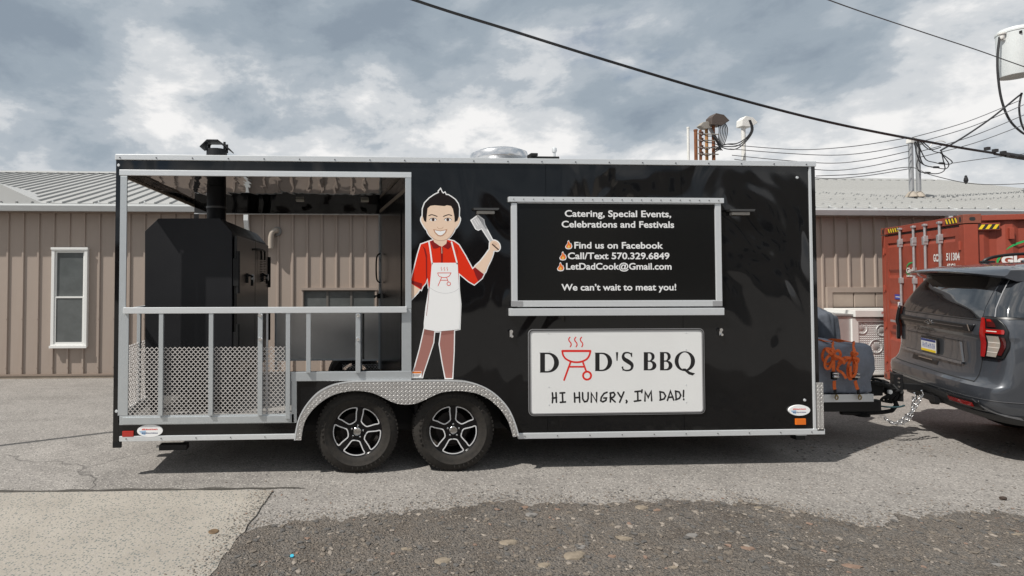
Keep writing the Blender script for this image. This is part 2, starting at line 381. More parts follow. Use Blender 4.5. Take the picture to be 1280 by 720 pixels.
def inside(p, poly):
    c = False; j = len(poly) - 1
    for i in range(len(poly)):
        if (poly[i][1] > p[1]) != (poly[j][1] > p[1]) and p[0] < (poly[j][0] - poly[i][0]) * (p[1] - poly[i][1]) / (poly[j][1] - poly[i][1]) + poly[i][0]: c = not c
        j = i
    return c
def rock_shape(seed, sub=1, rough=.25):
    r = random.Random(seed); bm = bmesh.new(); bmesh.ops.create_icosphere(bm, subdivisions=sub, radius=1)
    out = [v.co * (1 + r.uniform(-rough, rough)) for v in bm.verts]; fs = [tuple(v.index for v in f.verts) for f in bm.faces]; bm.free(); return out, fs
def build_stones():
    shapes = [rock_shape(i, 1, .28) for i in range(8)]
    cols = [(.10, .095, .09), (.165, .14, .115), (.27, .235, .20), (.22, .15, .115)]
    ms = [mat('pebble_%s' % n, c, .9, 0, var=.4, vscale=25, bump=.4, bscale=60) for n, c in zip(('dark', 'brown', 'pale', 'rust'), cols)]
    bmb = [MB() for _ in ms]
    def put(x, y, s, z0=.008):
        vs, fs = random.choice(shapes); a = random.uniform(0, 6.28); q = random.uniform(.7, 1.35); fl = random.uniform(.3, .55)
        M = Matrix.Rotation(a, 3, 'Z') @ Matrix.Diagonal((s * q, s / q, s * fl)); k = random.choices(range(4), (45, 30, 19, 3))[0]
        bmb[k].add([(M @ v) + Vector((x, y, z0 + s * fl * .35)) for v in vs], fs)
    n = 0
    while n < 13000:
        x = random.uniform(-2, 8.5); y = random.uniform(2.6, 4.4) if random.random() < .5 else random.uniform(3.2, 4.3)
        if inside((x, y), GRAVEL): put(x, y, min(.020, random.paretovariate(1.75) * .0030)); n += 1
    for _ in range(1300):                                  # loose grit scattered over the asphalt next to the patch
        y = 4.25 + abs(random.gauss(0, .42)); x = random.uniform(-1.5, 8)
        if not inside((x, y), GRAVEL): put(x, y, random.uniform(.0025, .006) if random.random() < .93 else random.uniform(.007, .013), 0)
    ed = [p for p in GRAVEL if 2.6 < p[1] < 4.6 and p[0] < 8]
    for _ in range(5200):                                  # grit thinning out away from the ragged edge
        q = random.choice(ed); d = abs(random.gauss(0, .13)); x, y = q[0] + random.uniform(-.06, .06), q[1] + d
        if not inside((x, y), GRAVEL): put(x, y, random.uniform(.0025, .0065) if random.random() < .92 else random.uniform(.007, .012), 0)
    sa = ong(343, 614); sb = ong(262, 722)
    for _ in range(900):                                   # grit spilled over the slab edge
        k = random.random(); d = abs(random.gauss(0, .10)); x = sa.x + (sb.x - sa.x) * k - d; y = sa.y + (sb.y - sa.y) * k + random.uniform(-.03, .03)
        put(x, y, random.uniform(.002, .006) if random.random() < .95 else random.uniform(.006, .010), .012)
    for _ in range(250):
        x = random.uniform(4.3, 7); y = random.gauss(5.35, .15); put(x, y, random.uniform(.004, .014), 0)
    for b, mm, nm in zip(bmb, ms, ('dark', 'brown', 'pale', 'rust')): b.build('loose_gravel', mm, recalc=False, kind='stuff')
    # larger single stones seen in the photograph
    pale = mat('pale_sandstone', (.235, .195, .148), .95, 0, var=.45, vscale=26, bump=.8, bscale=60, bdist=.004); red = mat('reddish_sandstone', (.20, .135, .10), .9, 0, var=.3, vscale=20, bump=.4, bscale=50); gry = mat('grey_fieldstone', (.19, .18, .17), .9, 0, var=.3, vscale=20, bump=.4, bscale=50)
    big = [(718, 697, 36, pale, 'long flat pale sandstone lying lowest right of centre in the gravel'), (636, 680, 30, pale, 'broad flat tan stone in the gravel near the bottom middle'), (508, 688, 18, pale, 'tan rounded stone in the gravel, leftmost of the large pale stones'),
           (553, 703, 26, pale, 'flat tan stone at the bottom edge below the smaller rounded ones'), (655, 636, 16, red, 'reddish stone on the gravel edge nearest below the trailer'), (802, 636, 17, pale, 'pale flat stone near the upper gravel border below the framed sign'),
           (822, 639, 12, red, 'small reddish stone beside the pale flat one at the gravel border'), (780, 675, 24, pale, 'wide flat stone in the middle of the gravel patch'), (664, 645, 18, gry, 'grey stone just below the reddish one at the gravel edge'),
           (726, 685, 14, gry, 'small grey stone above the long flat pale one'), (680, 708, 20, pale, 'squat pale stone left of the long flat one at the bottom'), (765, 697, 12, red, 'small orange stone right of the long flat pale one'),
           (1066, 710, 20, red, 'pinkish flat stone low on the right of the gravel'), (1248, 708, 12, gry, 'grey stone in the far bottom right corner'), (1270, 669, 14, pale, 'pale stone at the right edge of the gravel'),
           (935, 687, 16, red, 'reddish flat stone right of middle in the gravel'), (865, 671, 18, gry, 'flat grey stone among small gravel right of the centre'), (948, 636, 10, pale, 'small pale stone near the top gravel border below the trailer nose'),
           (463, 702, 11, gry, 'small grey stone in the gravel near the slab corner'), (842, 711, 12, pale, 'small pale stone at the bottom of the gravel')]
    for i, (px, py, w, m_, lab) in enumerate(big):
        p = ong(px, py); s = w / 2 / FPX * p.length * .82
        vs, fs = rock_shape(100 + i, 2, .17); vs = [Vector((v.x + .25 * v.y * v.x, v.y + .18 * v.x, max(-1, min(.55, v.z)))) for v in vs]; M = Matrix.Rotation(random.uniform(-.4, .4), 3, 'Z') @ Matrix.Diagonal((s, s * random.uniform(.45, .8), s * .24))
        o = MB().add([M @ v for v in vs], fs).build('stone', m_, recalc=False); o.location = (p.x, p.y, .008 - s * .01); tag(o, lab, 'stone')
    # turquoise bottle cap
    p = ong(365, 698); o = MB().lathe([(.011, 0), (.013, .004), (.012, .008), (0.0001, .009)], (0, 0, 0), 'z', 12).build('bottle_cap', mat('turquoise_plastic', (.05, .38, .52), .4)); o.location = (p.x, p.y, .012); o.rotation_euler.x = .3
    tag(o, 'small turquoise bottle cap lying in the gravel near the concrete slab', 'bottle cap')
    p = ong(267, 667); o = MB().lathe([(.034, 0), (.036, .004), (.03, .007), (.0001, .004)], (0, 0, 0), 'z', 20).build('survey_marker', mat('tarnished_brass', (.22, .15, .09), .55, .5, var=.4)); o.location = (p.x, p.y, .012)
    tag(o, 'small round tarnished metal disc set in the concrete slab', 'marker')
    p = ong(1254, 625); o = MB().lathe([(.013, -.02), (.016, 0), (.012, .02)], (0, 0, 0.014), 'x', 8).build('metal_nut', mat('rusty_nut', (.07, .05, .04), .7, .3)); o.location = (p.x, p.y, .0)
    tag(o, 'small dark rusty nut lying on the asphalt at the right', 'debris')
build_stones()
# ---------------------------------------------------------------- metal building behind
YW = 10.25
def z_at(px, py, Y=YW): return at(px, py, Y).z
def x_at(px, Y=YW): return at(px, 340, Y).x
def build_building():
    t = newmat('tan_ribbed_steel', .6)
    m, n = t; v = n.coords(which='Object'); oi = n.new('ShaderNodeObjectInfo')
    base = n.mix(n.rng(oi.outputs['Random'], 0, 1), (.365, .298, .252), (.340, .279, .238))
    base = n.mix(n.math('MULTIPLY', n.rng(n.noise(n.coords((6, 6, .6)), 1.5, 6), .45, .8), .35), base, (.29, .23, .19))
    n.L.new(base, n.p.inputs['Base Color']); n.L.new(n.bump(n.noise(v, 9, 3), .25, .004), n.p.inputs['Normal']); WALL = m
    ROOFM = mat('galvalume_roof', (.36, .36, .35), .55, .1, var=.12, vscale=1.2, stretch=(4, .6, 1), rvar=.06)
    GUT = mat('white_gutter', (.66, .68, .68), .45, 0, var=.08, vscale=4)
    X0 = -10.2; X1 = 17.0; P = .27; zb = gz(YW) + .07; ze = 2.93
    b = empty('metal_building', (X0, YW, gz(YW)), label='long single-storey tan ribbed steel building with a pale standing-seam roof behind the trailer', cat='building')
    def loc(p): return (p[0] - X0, p[1] - YW, p[2] - gz(YW))
    # slab foot and inner core
    MB().box(0, X1 - X0, -.045, 6, -.4, .07).build('foundation', mat('foundation_concrete', (.30, .25, .20), .9, 0, var=.3, vscale=3), b)
    MB().box(.02, X1 - X0 - .02, .03, 5.9, .07, ze - gz(YW)).build('wall_core', WALL, b)
    H = ze - zb
    pm = MB().prism([[(0, 0), (P - .052, 0), (P - .044, -.028), (P - .014, -.028), (P - .006, 0), (P - .001, 0), (P - .001, .012), (0, .012)]], 0, H, 'z')
    pm.box(P - .035, P - .023, -.034, -.028, .12, .13); pm.box(P - .035, P - .023, -.034, -.028, 1.0, 1.01)
    me = pm.mesh('wall_panel', WALL); k = 0; x = 0
    while x < X1 - X0 - P:
        inst('wall_panel', me, b, (x, 0, .07 + (.001 if k % 2 else 0))); x += P; k += 1
    # bottom drip flashing
    MB().box(-.01, X1 - X0 + .01, -.055, -.046, .05, .085).build('base_flashing', mat('brown_flashing', (.27, .21, .17), .6), b)
    # roof: eave at y -.36, ridge 5 m up slope
    ez = ze - gz(YW) + .10; rr = at(60, 216, YW + 5).z - gz(YW); sl = math.atan2(rr - ez, 5.2); Ls = math.hypot(rr - ez, 5.2)
    rm = MB().prism([[(0, 0), (P - .04, 0), (P - .034, .032), (P - .014, .032), (P - .008, 0), (P - .001, 0), (P - .001, -.006), (0, -.006)]], 0, 1, 'y')
    rm.v = [Vector((v.x, v.y * Ls, v.z)) for v in rm.v]; mr = rm.mesh('roof_panel', ROOFM); x = -.3; k = 0
    while x < X1 - X0 + .1:
        inst('roof_panel', mr, b, (x, -.20, ez + (.0008 if k % 2 else 0)), (sl, 0, 0)); x += P; k += 1
    MB().prism([[(-.19, ez - .08), (-.19, ez - .05), (5, rr - .06), (10.3, ez - .05), (10.3, ez - .09), (5, rr - .10)]], -.28, X1 - X0 + .1, 'x').build('roof_deck', ROOFM, b)
    MB().prism([[(4.8, rr - .03), (5, rr + .05), (5.2, rr - .03)]], -.3, X1 - X0 + .1, 'x').build('ridge_cap', ROOFM, b)
    MB().box(0.3, X1 - X0 - .3, 5.8, 10, -.2, ez - .05).build('rear_wall', WALL, b)
    # gutter, with hangers
    g = MB().prism([[(-.31, ez - .02), (-.315, ez - .055), (-.29, ez - .12), (-.28, ez - .145), (-.195, ez - .145), (-.195, ez - .01), (-.20, ez - .01), (-.20, ez - .14), (-.275, ez - .14), (-.285, ez - .11), (-.305, ez - .055), (-.302, ez - .02)]], -.35, X1 - X0 + .2, 'x')
    go = g.build('gutter', GUT, b)
    h = MB(); x = 0
    while x < X1 - X0: h.box(x, x + .03, -.31, -.20, ez - .018, ez - .008); h.box(x + .005, x + .025, -.17, -.14, ez + .03, ez + .055); x += .81
    h.build('gutter_hanger', GUT, go)
    MB().box(-.3, X1 - X0 + .1, -.195, .0, ez - .16, ez - .15).build('soffit', mat('brown_soffit', (.22, .17, .14), .7), b)
    for px in (309, 1178):
        x = x_at(px, YW - .1) - X0; d = MB()
        d.box(x - .04, x + .04, -.28, -.20, ez - .30, ez - .14); d.prism([[(-.28, ez - .30), (-.20, ez - .30), (-.055, ez - .52), (-.055, ez - .62), (-.13, ez - .62)]], x - .039, x + .041, 'x'); d.box(x - .04, x + .04, -.13, -.05, .1, ez - .6)
        d.build('downspout', GUT, b)
    # double-hung window at the left
    WHT = mat('white_vinyl', (.74, .74, .72), .45); INN = mat('dim_interior', (.10, .10, .095), .8, 0, var=.6, vscale=2.5)
    PANE = mat('window_pane', (.12, .13, .13), .06, 0, spec=.6, var=.4, vscale=2)
    def window(px0, px1, py0, py1, split=True, cols=1, fr=.055, frm=WHT):
        x0, x1 = x_at(px0, YW - .06) - X0, x_at(px1, YW - .06) - X0; z0, z1 = z_at((px0 + px1) / 2, py1, YW - .06) - gz(YW), z_at((px0 + px1) / 2, py0, YW - .06) - gz(YW)
        w = MB().prism([rect(x0, x1, z0, z1), rect(x0 + fr, x1 - fr, z0 + fr, z1 - fr)], -.075, .0).build('window', frm, b, bevel=.004)
        MB().box(x0 - .01, x1 + .01, -.10, -.076, z0 - .012, z0 + .03).build('sill', frm, w)
        MB().box(x0 - .008, x1 + .008, -.088, -.076, z1 - .03, z1 + .012).build('head_trim', frm, w)
        c = MB()
        zm = (z0 + z1) / 2; xi0, xi1, zi0, zi1 = x0 + fr, x1 - fr, z0 + fr, z1 - fr
        if split:
            for a, bb, y in ((zi0, zm + .02, -.05), (zm - .02, zi1, -.035)):
                MB().prism([rect(xi0, xi1, a, bb), rect(xi0 + .03, xi1 - .03, a + .035, bb - .03)], y - .012, y + .01).build('sash', WHT, w)
                MB().box(xi0 + .02, xi1 - .02, y, y + .004, a + .02, bb - .02).build('pane', PANE, w)
        else:
            for i in range(cols):
                a = xi0 + (xi1 - xi0) * i / cols; bb = xi0 + (xi1 - xi0) * (i + 1) / cols
                MB().prism([rect(a, bb, zi0, zi1), rect(a + .02, bb - .02, zi0 + .02, zi1 - .02)], -.05, -.03).build('sash', mat('dark_bronze', (.13, .12, .11), .5), w)
                MB().box(a + .015, bb - .015, -.035, -.031, zi0 + .015, zi1 - .015).build('pane', PANE, w)
        return w
    window(64.5, 109.5, 310, 434)
    window(377, 471, 360.5, 402, split=False, cols=3, fr=.035, frm=mat('tan_trim', (.34, .28, .24), .55))
    # sectional door at the right
    x0, x1 = x_at(1030) - X0, x_at(1335) - X0; zt = z_at(1060, 359) - gz(YW)
    DR = mat('beige_sectional_door', (.38, .315, .262), .6, 0, var=.12, vscale=2)
    d = MB().prism([[(x0, .05), (x0, zt), (x1, zt), (x1, .05), (x1 - .1, .05), (x1 - .1, zt - .1), (x0 + .1, zt - .1), (x0 + .1, .05)]], -.07, .0).build('overhead_door', WALL, b)
    nr = 5; nc = 11
    for r in range(nr):
        for c in range(nc):
            a = x0 + .1 + (x1 - x0 - .2) * c / nc; bb = x0 + .1 + (x1 - x0 - .2) * (c + 1) / nc; z0 = .05 + (zt - .15) * r / nr; z1 = .05 + (zt - .15) * (r + 1) / nr
            MB().box(a + .012, bb - .012, -.055, -.036, z0 + .012, z1 - .008).build('door_panel', DR, d, bevel=.006)
    MB().box(x0 + .1, x1 - .1, -.036, -.034, .05, zt - .1).build('door_backing', mat('door_seam', (.22, .17, .14), .7), d)
    # gooseneck vent pipe
    p = at(342, 290, YW - .12); zz = p.z - gz(YW); x = p.x - X0
    pts = [(x - .05, -.12, zz - .30), (x - .05, -.12, zz - .18), (x - .045, -.12, zz - .08), (x - .02, -.12, zz - .0), (x + .03, -.10, zz + .03), (x + .06, -.0, zz + .02)]
    vt = MB().tube(smooth_line(pts, k=4), .052, 12).build('vent_pipe', mat('beige_pvc', (.36, .31, .26), .5), b, smooth=True)
    MB().lathe([(.085, 0), (.09, .03), (.085, .06)], (x + .05, -.06, zz + .02), 'y', 16).build('pipe_collar', mat('dull_grey_metal', (.2, .19, .18), .5, .4), vt)
    # low porch roof tucked against the left end
    q = at(-30, 246, YW - .55); z0 = q.z - gz(YW); xa = x_at(-130, YW - 1) - X0; xb = x_at(42, YW - .5) - X0; xm = x_at(-45, YW - 1) - X0
    MB().prism([[(xa, ez - .02), (xb, ez - .02), (xm, ez + .36), (xa, ez + .36)]], -.18, .8).build('side_gable_roof', mat('pale_sheet_metal', (.46, .46, .45), .55, .1), b)
    return b
BLD = build_building()
# ---------------------------------------------------------------- building across the road, behind the camera (seen as reflections)
def build_opposite():
    BR = mat('brown_brick_wall', (.20, .14, .11), .9, 0, var=.4, vscale=1.5)
    b = empty('warehouse', (0, -30, 0), label='long low brown warehouse across the road behind the viewpoint', cat='building')
    MB().box(-30, 12, -12, 0, 0, 4.4).build('wall', BR, b); MB().prism([[(-12.3, 4.4), (.3, 4.4), (.3, 4.6), (-6, 5.6), (-12.3, 4.6)]], -30.4, 12.4, 'x').build('roof', mat('dark_roof', (.10, .10, .11), .8), b)
    for i in range(7):
        x = -26 + i * 5.4; w = MB().prism([rect(x, x + 2, 1.2, 3), rect(x + .12, x + 1.88, 1.32, 2.88)], .003, .08).build('window', ALUW, b); MB().box(x + .1, x + 1.9, .02, .03, 1.3, 2.9).build('pane', GLASS, w)
    b2 = empty('block_building', (18, -26, 0), label='tall pale block building across the road behind the viewpoint', cat='building')
    MB().box(0, 16, -12, 0, 0, 7.5).build('wall', mat('pale_render', (.42, .38, .33), .9, 0, var=.2), b2); MB().box(-.2, 16.2, -12.2, .2, 7.5, 7.8).build('parapet', ALUD, b2)
    for i in range(4):
        for j in range(2):
            x = 1.5 + i * 3.8; z = 1.4 + j * 3.2; w = MB().prism([rect(x, x + 1.6, z, z + 1.6), rect(x + .1, x + 1.5, z + .1, z + 1.5)], .003, .08).build('window', ALUW, b2); MB().box(x + .08, x + 1.52, .02, .03, z + .08, z + 1.52).build('pane', GLASS, w)
build_opposite()
# ================================================================ LETTERING
_fc = {}
def text2d(s, bold=0.0, shear=0.0, space=1.0):
    key = (s, bold, shear, space)
    if key in _fc: return _fc[key]
    c = bpy.data.curves.new('lettering', 'FONT'); c.body = s; c.size = 1; c.offset = bold; c.shear = shear; c.space_character = space; c.resolution_u = 4; c.fill_mode = 'FRONT'
    o = bpy.data.objects.new('lettering', c); COL.objects.link(o); dg = bpy.context.evaluated_depsgraph_get(); me = o.evaluated_get(dg).to_mesh()
    v = [(p.co.x, p.co.y) for p in me.vertices]; f = [tuple(p.vertices) for p in me.polygons]
    o.evaluated_get(dg).to_mesh_clear(); bpy.data.objects.remove(o); bpy.data.curves.remove(c)
    _fc[key] = (v, f); return v, f
def cap_h(bold): v, f = text2d('H', bold); return min(p[1] for p in v), max(p[1] for p in v)
def put_text(mb, s, o, u, w, width, height, bold=0.0, shear=0.0, space=1.0):
    """o = lower left corner of the line's capitals, u / w = unit vectors along and up"""
    v, f = text2d(s, bold, shear, space); x0 = min(p[0] for p in v); x1 = max(p[0] for p in v); b0, b1 = cap_h(bold)
    o = Vector(o); u = Vector(u); w = Vector(w)
    mb.add([o + u * ((p[0] - x0) / (x1 - x0) * width) + w * ((p[1] - b0) / (b1 - b0) * height) for p in v], f)
# ================================================================ THE FOOD TRAILER
def Z(px, py): return tp(px, py)[1]
def X(px): return tp(px, 340)[0]
XL, XR, XP = X(143.5), X(1021), X(514)
ZT, ZB = Z(332, 195.0), Z(700, 547)
ZT2 = ZT - .045
PT = .0025
T = empty('food_trailer', (0, 0, 0), label='long glossy black barbecue food trailer with an open railed porch at its left end', cat='trailer')
def pq(px0, px1, py0, py1):                               # rectangle measured on the trailer side
    a = tp(px0, (py0 + py1) / 2)[0]; b = tp(px1, (py0 + py1) / 2)[0]; m = (px0 + px1) / 2
    return (a, b, Z(m, py1), Z(m, py0))
def bar(name, r, m, y0, y1, parent=T, bevel=.003): return MB().box(r[0], r[1], y0, y1, r[2], r[3]).build(name, m, parent, bevel=bevel)
def fender_outline():
    # outer upper edge and inner lower edge, in picture measures
    c1, c2 = 446, 567
    outer = [(369, 548), (371, 535), (375, 520), (384, 504), (397, 490), (413, 481), (430, 476.5), (450, 475), (507, 474.5), (565, 474.5), (585, 476.5), (604, 483), (620, 494), (633, 509), (641, 526), (646, 543)]
    inner = [(639, 544), (634, 527), (625, 512), (613, 500), (598, 491.5), (583, 488), (567, 487), (551, 489), (538, 494), (527, 499.5), (517, 503), (507, 504), (497, 503), (487, 499.5), (476, 494), (463, 489), (448, 487), (432, 488), (417, 492), (403, 500), (390, 512), (381, 527), (377, 548)]
    return smooth_line(outer, k=4), smooth_line(inner, k=4)
FO, FI = fender_outline()
FOw = [tp(*p) for p in FO]; FIw = [tp(*p) for p in FI]
def build_shell():
    # right hand skin in sheets, the first cut round the wheel arches
    zb = ZB + .03
    arch = [p for p in FOw if p[0] > XP]                   # from the porch edge down to the right foot of the arch
    z_at_p = Z(514, 474.6)
    s1 = X(683); s2 = X(853); xe = X(1016)
    p1 = [(XP, ZT2), (XP, z_at_p - .004)] + [(p[0], p[1] - .004) for p in arch if p[1] > zb] + [(arch[-1][0], zb), (s1 - .0015, zb), (s1 - .0015, ZT2)]
    MB().prism([p1], YT, YT + .04).build('side_panel', SKIN, T)
    MB().box(s1 + .0015, s2 - .0015, YT, YT + .04, zb, ZT2).build('side_panel', SKIN, T)
    MB().box(s2 + .0015, xe, YT, YT + .04, zb, ZT2).build('side_panel', SKIN, T)
    MB().box(XL, XP - .001, YT, YT + .04, Z(332, 215), ZT2).build('porch_header', SKIN, T)
    MB().box(XL, X(150), YT, YT + .05, ZB - .02, Z(332, 215) - .001).build('corner_post', SKIN, T)
    MB().box(X(150) + .001, X(372), YT, YT + .03, zb, Z(260, 528)).build('skirt_panel', SKIN, T)
    # black panel beside the arch under the raised rail
    lp = [p for p in FOw if p[0] < XP - .005]
    i0 = min(range(len(lp)), key=lambda i: abs(lp[i][0] - X(369)))
    pl = [(X(366), Z(366, 476))] + [(X(366), zb)] + [(p[0], p[1]) for p in lp if p[1] > zb] + [(XP - .002, Z(512, 474.6))]
    MB().prism([pl], YT + .002, YT + .03).build('skirt_panel', SKIN, T)
    # rest of the shell
    MB().box(XP, XR - .02, YB - .04, YB, ZB, ZT2).build('far_side_wall', SKIN, T)
    MB().box(XR - .035, XR - .005, YT + .03, YB - .001, ZB, ZT2).build('front_wall', SKIN, T)
    MB().box(X(1017), XR, YT - .001, YT + .05, Z(1018, 478), ZT2).build('front_corner_post', SKIN, T)
    MB().box(XL, XR, YT + .01, YB - .01, ZT - .02, ZT - .003).build('roof', ALUW, T)
    # porch ceiling, its edge trims and the far header
    zc = 2.715
    MB().box(XL + .02, XP - .01, YT + .045, YB - .05, zc, zc + .02).build('porch_ceiling', mat_ceiling(), T)
    MB().box(XL, XP, YB - .045, YB, 2.585, ZT2).build('far_header', SKIN, T)
    MB().box(XL, XP - .0, YB - .05, YB + .004, 2.572, 2.584).build('header_trim', ALUW, T)
    MB().box(XL - .0, XL + .03, YT + .06, YB - .05, zc - .028, ZT2).build('end_header', SKIN, T)
    MB().box(XL - .003, XL + .012, YT + .06, YB - .05, zc - .055, zc - .029).build('header_trim', mat('tarnished_trim', (.34, .29, .24), .5, .3), T)
    MB().box(XL, XL + .05, YB - .06, YB, .32, 2.57).build('corner_post', BLK, T)
    # slanted door wall of the porch
    xb = at(475, 340, YB - .05).x; x0 = XP + .035
    zt = zc - .001; zf = .5
    def slant(y0, y1, off0, off1, za, zb_, name, m):
        f = lambda y, o: x0 + (xb - x0) * (y - YT - .05) / (W - .1) + o
        return MB().prism([[(f(y0, off0), y0), (f(y0, off1), y0), (f(y1, off1), y1), (f(y1, off0), y1)]], za, zb_, 'z').build(name, m, T)
    slant(YT + .05, YB - .05, 0, .03, zf, zt, 'porch_end_wall', mat('dark_end_wall', (.008, .008, .009), .22, spec=.15, bump=.5, bscale=2.5, bdist=.01, bdetail=1))
    slant(YT + .05, YB - .05, -.006, -.001, 2.60, 2.64, 'wall_trim', mat('tarnished_trim', (.34, .29, .24), .5, .3))
    slant(YB - .07, YB - .05, -.02, 0, zf, 2.58, 'wall_edge_trim', ALU)
    dr = slant(YT + .75, YB - .35, -.008, -.001, zf + .05, 2.45, 'cabin_door', mat('dark_end_wall', (0, 0, 0)))
    y = YB - .32; f = xb
    pts = [(f - .01, y, 2.04), (f - .055, y, 2.0), (f - .065, y, 1.85), (f - .055, y, 1.70), (f - .01, y, 1.66)]
    MB().tube(smooth_line(pts, k=4), .011, 8).build('grab_handle', BLKM, T, smooth=True)
    MB().box(f - .05, f - .01, y - .05, y + .05, 1.46, 1.52).tube([(f - .02, y, 1.49), (f - .09, y - .03, 1.49), (f - .09, y - .16, 1.48)], .012).build('handle', BLKM, dr)
    # floor and chassis
    MB().prism([[(XL + .01, YT + .05), (X(370), YT + .05), (X(370), YT + .45), (XP, YT + .45), (XP, YB - .09), (XL + .01, YB - .09)]], .455, .485, 'z').build('porch_floor', mat('worn_deck_plate', (.42, .41, .39), .5, .5, var=.3, vscale=5), T)
    ch = MB()
    ch.box(XL + .01, XR - .04, YT + .46, YT + .54, ZB - .04, ZB + .06).box(XL + .01, XR - .04, YB - .2, YB - .12, ZB - .04, ZB + .06)
    for i in range(15): x = XL + .02 + i * (XR - XL - .1) / 14; ch.box(x, x + .05, YT + (.45 if X(372) < x < X(650) else .05), YB - .05, .39, .454)
    ch.box(XP, XR - .04, YT + .45, YB - .05, .456, .49).box(X(652), XR - .04, YT + .05, YT + .449, .456, .49).build('chassis', BLK, T)
    # trims
    tr = bar('roof_rail', (XL, XR, ZT2 - .004, ZT), ALUW, YT - .018, YT + .012)
    r = MB(); x = XL + .04
    while x < XR: r.lathe([(.006, -.023), (.006, -.0185)], (x, YT, ZT - .03), 'y', 8); x += .315
    r.build('screw', mat('dark_screw', (.18, .18, .19), .4, .8), tr)
    MB().box(XL, XR, YB - .012, YB + .018, ZT2 - .004, ZT).build('roof_rail', ALUW, T)
    MB().box(XR - .001, XR + .015, YT + .012, YB - .013, ZT2, ZT).build('roof_rail', ALUW, T); MB().box(XL - .015, XL + .001, YT + .012, YB - .013, ZT2, ZT).build('roof_rail', ALUW, T)
    b1 = bar('bottom_rail', (X(152), X(370), Z(260, 550), Z(260, 543.5)), ALUW, YT - .012, YT + .012)
    b2 = bar('bottom_rail', (X(646), X(1026), Z(835, 545.5), Z(835, 538.5)), ALUW, YT - .012, YT + .012)
    for b, a, c, zz in ((b1, X(152), X(370), Z(260, 546.5)), (b2, X(646), X(1026), Z(835, 542))):
        r = MB(); x = a + .06
        while x < c: r.lathe([(.005, -.017), (.005, -.0125)], (x, YT, zz), 'y', 8); x += .3
        r.build('screw', mat('dark_screw', (.18, .18, .19), .4, .8), b)
    bar('corner_trim', (X(1012.5), X(1015.5), ZB + .04, ZT2), ALUW, YT - .01, YT + .004)
    MB().prism([[(XL, ZB - .03), (XL + .07, ZB - .03), (XL + .07, ZB + .02), (XL, ZB + .02)]], YT - .004, YT + .02).build('corner_cap', BLK, T)
    pl = MB().box(X(1016.5), XR + .03, YT - .012, YT - .002, Z(1020, 538), Z(1020, 478)).build('stone_guard', PLATE, T)
    # tread plate fender
    MB().prism([FOw + FIw], YT - .055, YT - .047).build('fender', PLATE, T)
    lip = MB(); n = len(FOw)
    lip.add([(p[0], YT - .0465, p[1]) for p in FOw] + [(p[0], YT + .03, p[1]) for p in FOw], [(i, i + 1, i + 1 + n, i + n) for i in range(n - 1)])
    lip.build('fender_flange', PLATE, T, recalc=False)
    lw = MB(); v, f = ribbon(FOw, .012, cap=False); lw.add([(p.x, YT - .058, p.y) for p in v], f); lw.build('fender_bead', ALUW, T, recalc=False)
    # wheel well
    wl = [tp(366, 300)[0], tp(650, 300)[0]]
    w = MB(); a, b = X(378), X(640)
    w.box(a, b, YT + .40, YT + .43, .33, .80).box(a, b, YT + .031, YT + .43, .80, .83).box(a - .02, a, YT + .031, YT + .43, .33, .8).box(b, b + .02, YT + .031, YT + .43, .33, .8)
    w.build('wheel_well', BLKM, T)
    # red and amber markers, stickers
    RED = mat('red_marker', (.42, .02, .012), .3, coat=.5); AMB = mat('amber_marker', (.75, .16, .01), .3, coat=.5)
    bar('marker_light', pq(153.5, 167.5, 538.5, 545.5), RED, YT - .014, YT, bevel=.002)
    bar('marker_light', pq(993.5, 1006, 523, 530.5), AMB, YT - .014, YT, bevel=.002)
def mat_ceiling():
    if 'glossy_black_lining' in MATS: return MATS['glossy_black_lining']
    m, t = newmat('glossy_black_lining', .02); t.p.inputs['Base Color'].default_value = (.012, .012, .013, 1); t.p.inputs['Specular IOR Level'].default_value = .9; t.p.inputs['IOR'].default_value = 1.9
    v = t.coords((1.6, .35, 1)); t.L.new(t.bump(t.noise(v, 2.6, 2, .5, .4), 1, .011), t.p.inputs['Normal']); MATS['glossy_black_lining'] = m; return m
build_shell()
# ---------------------------------------------------------------- porch rails and expanded metal
def expanded(mb, fn, u0, u1, z0, z1, pu=.0400, pz=.0215, t=.0040, d=.006):
    nu = int((u1 - u0) / (pu / 2)); nz = int((z1 - z0) / (pz))
    for j in range(nz + 1):
        zc = z0 + j * pz
        pts = [(u0 + i * pu / 2, zc + (pz * .42 if (i + j) % 2 else -pz * .42)) for i in range(nu + 1)]
        o = len(mb.v)
        for (u, z) in pts:
            for (dz, dd) in ((-t, 0), (t, .35), (t * .6, d), (-t * 1.2, d)):
                mb.v.append(Vector(fn(u, max(z0 - .005, z + dz), dd if dd > 1e-9 and dd < .1 else 0)))
        for i in range(nu):
            a = o + i * 4; b = a + 4
            mb.f += [(a, a + 1, b + 1, b), (a + 1, a + 2, b + 2, b + 1), (a + 3, a, b, b + 3)]
EXP = mat('expanded_aluminium', (.64, .61, .59), .42, .3, var=.15, vscale=20)
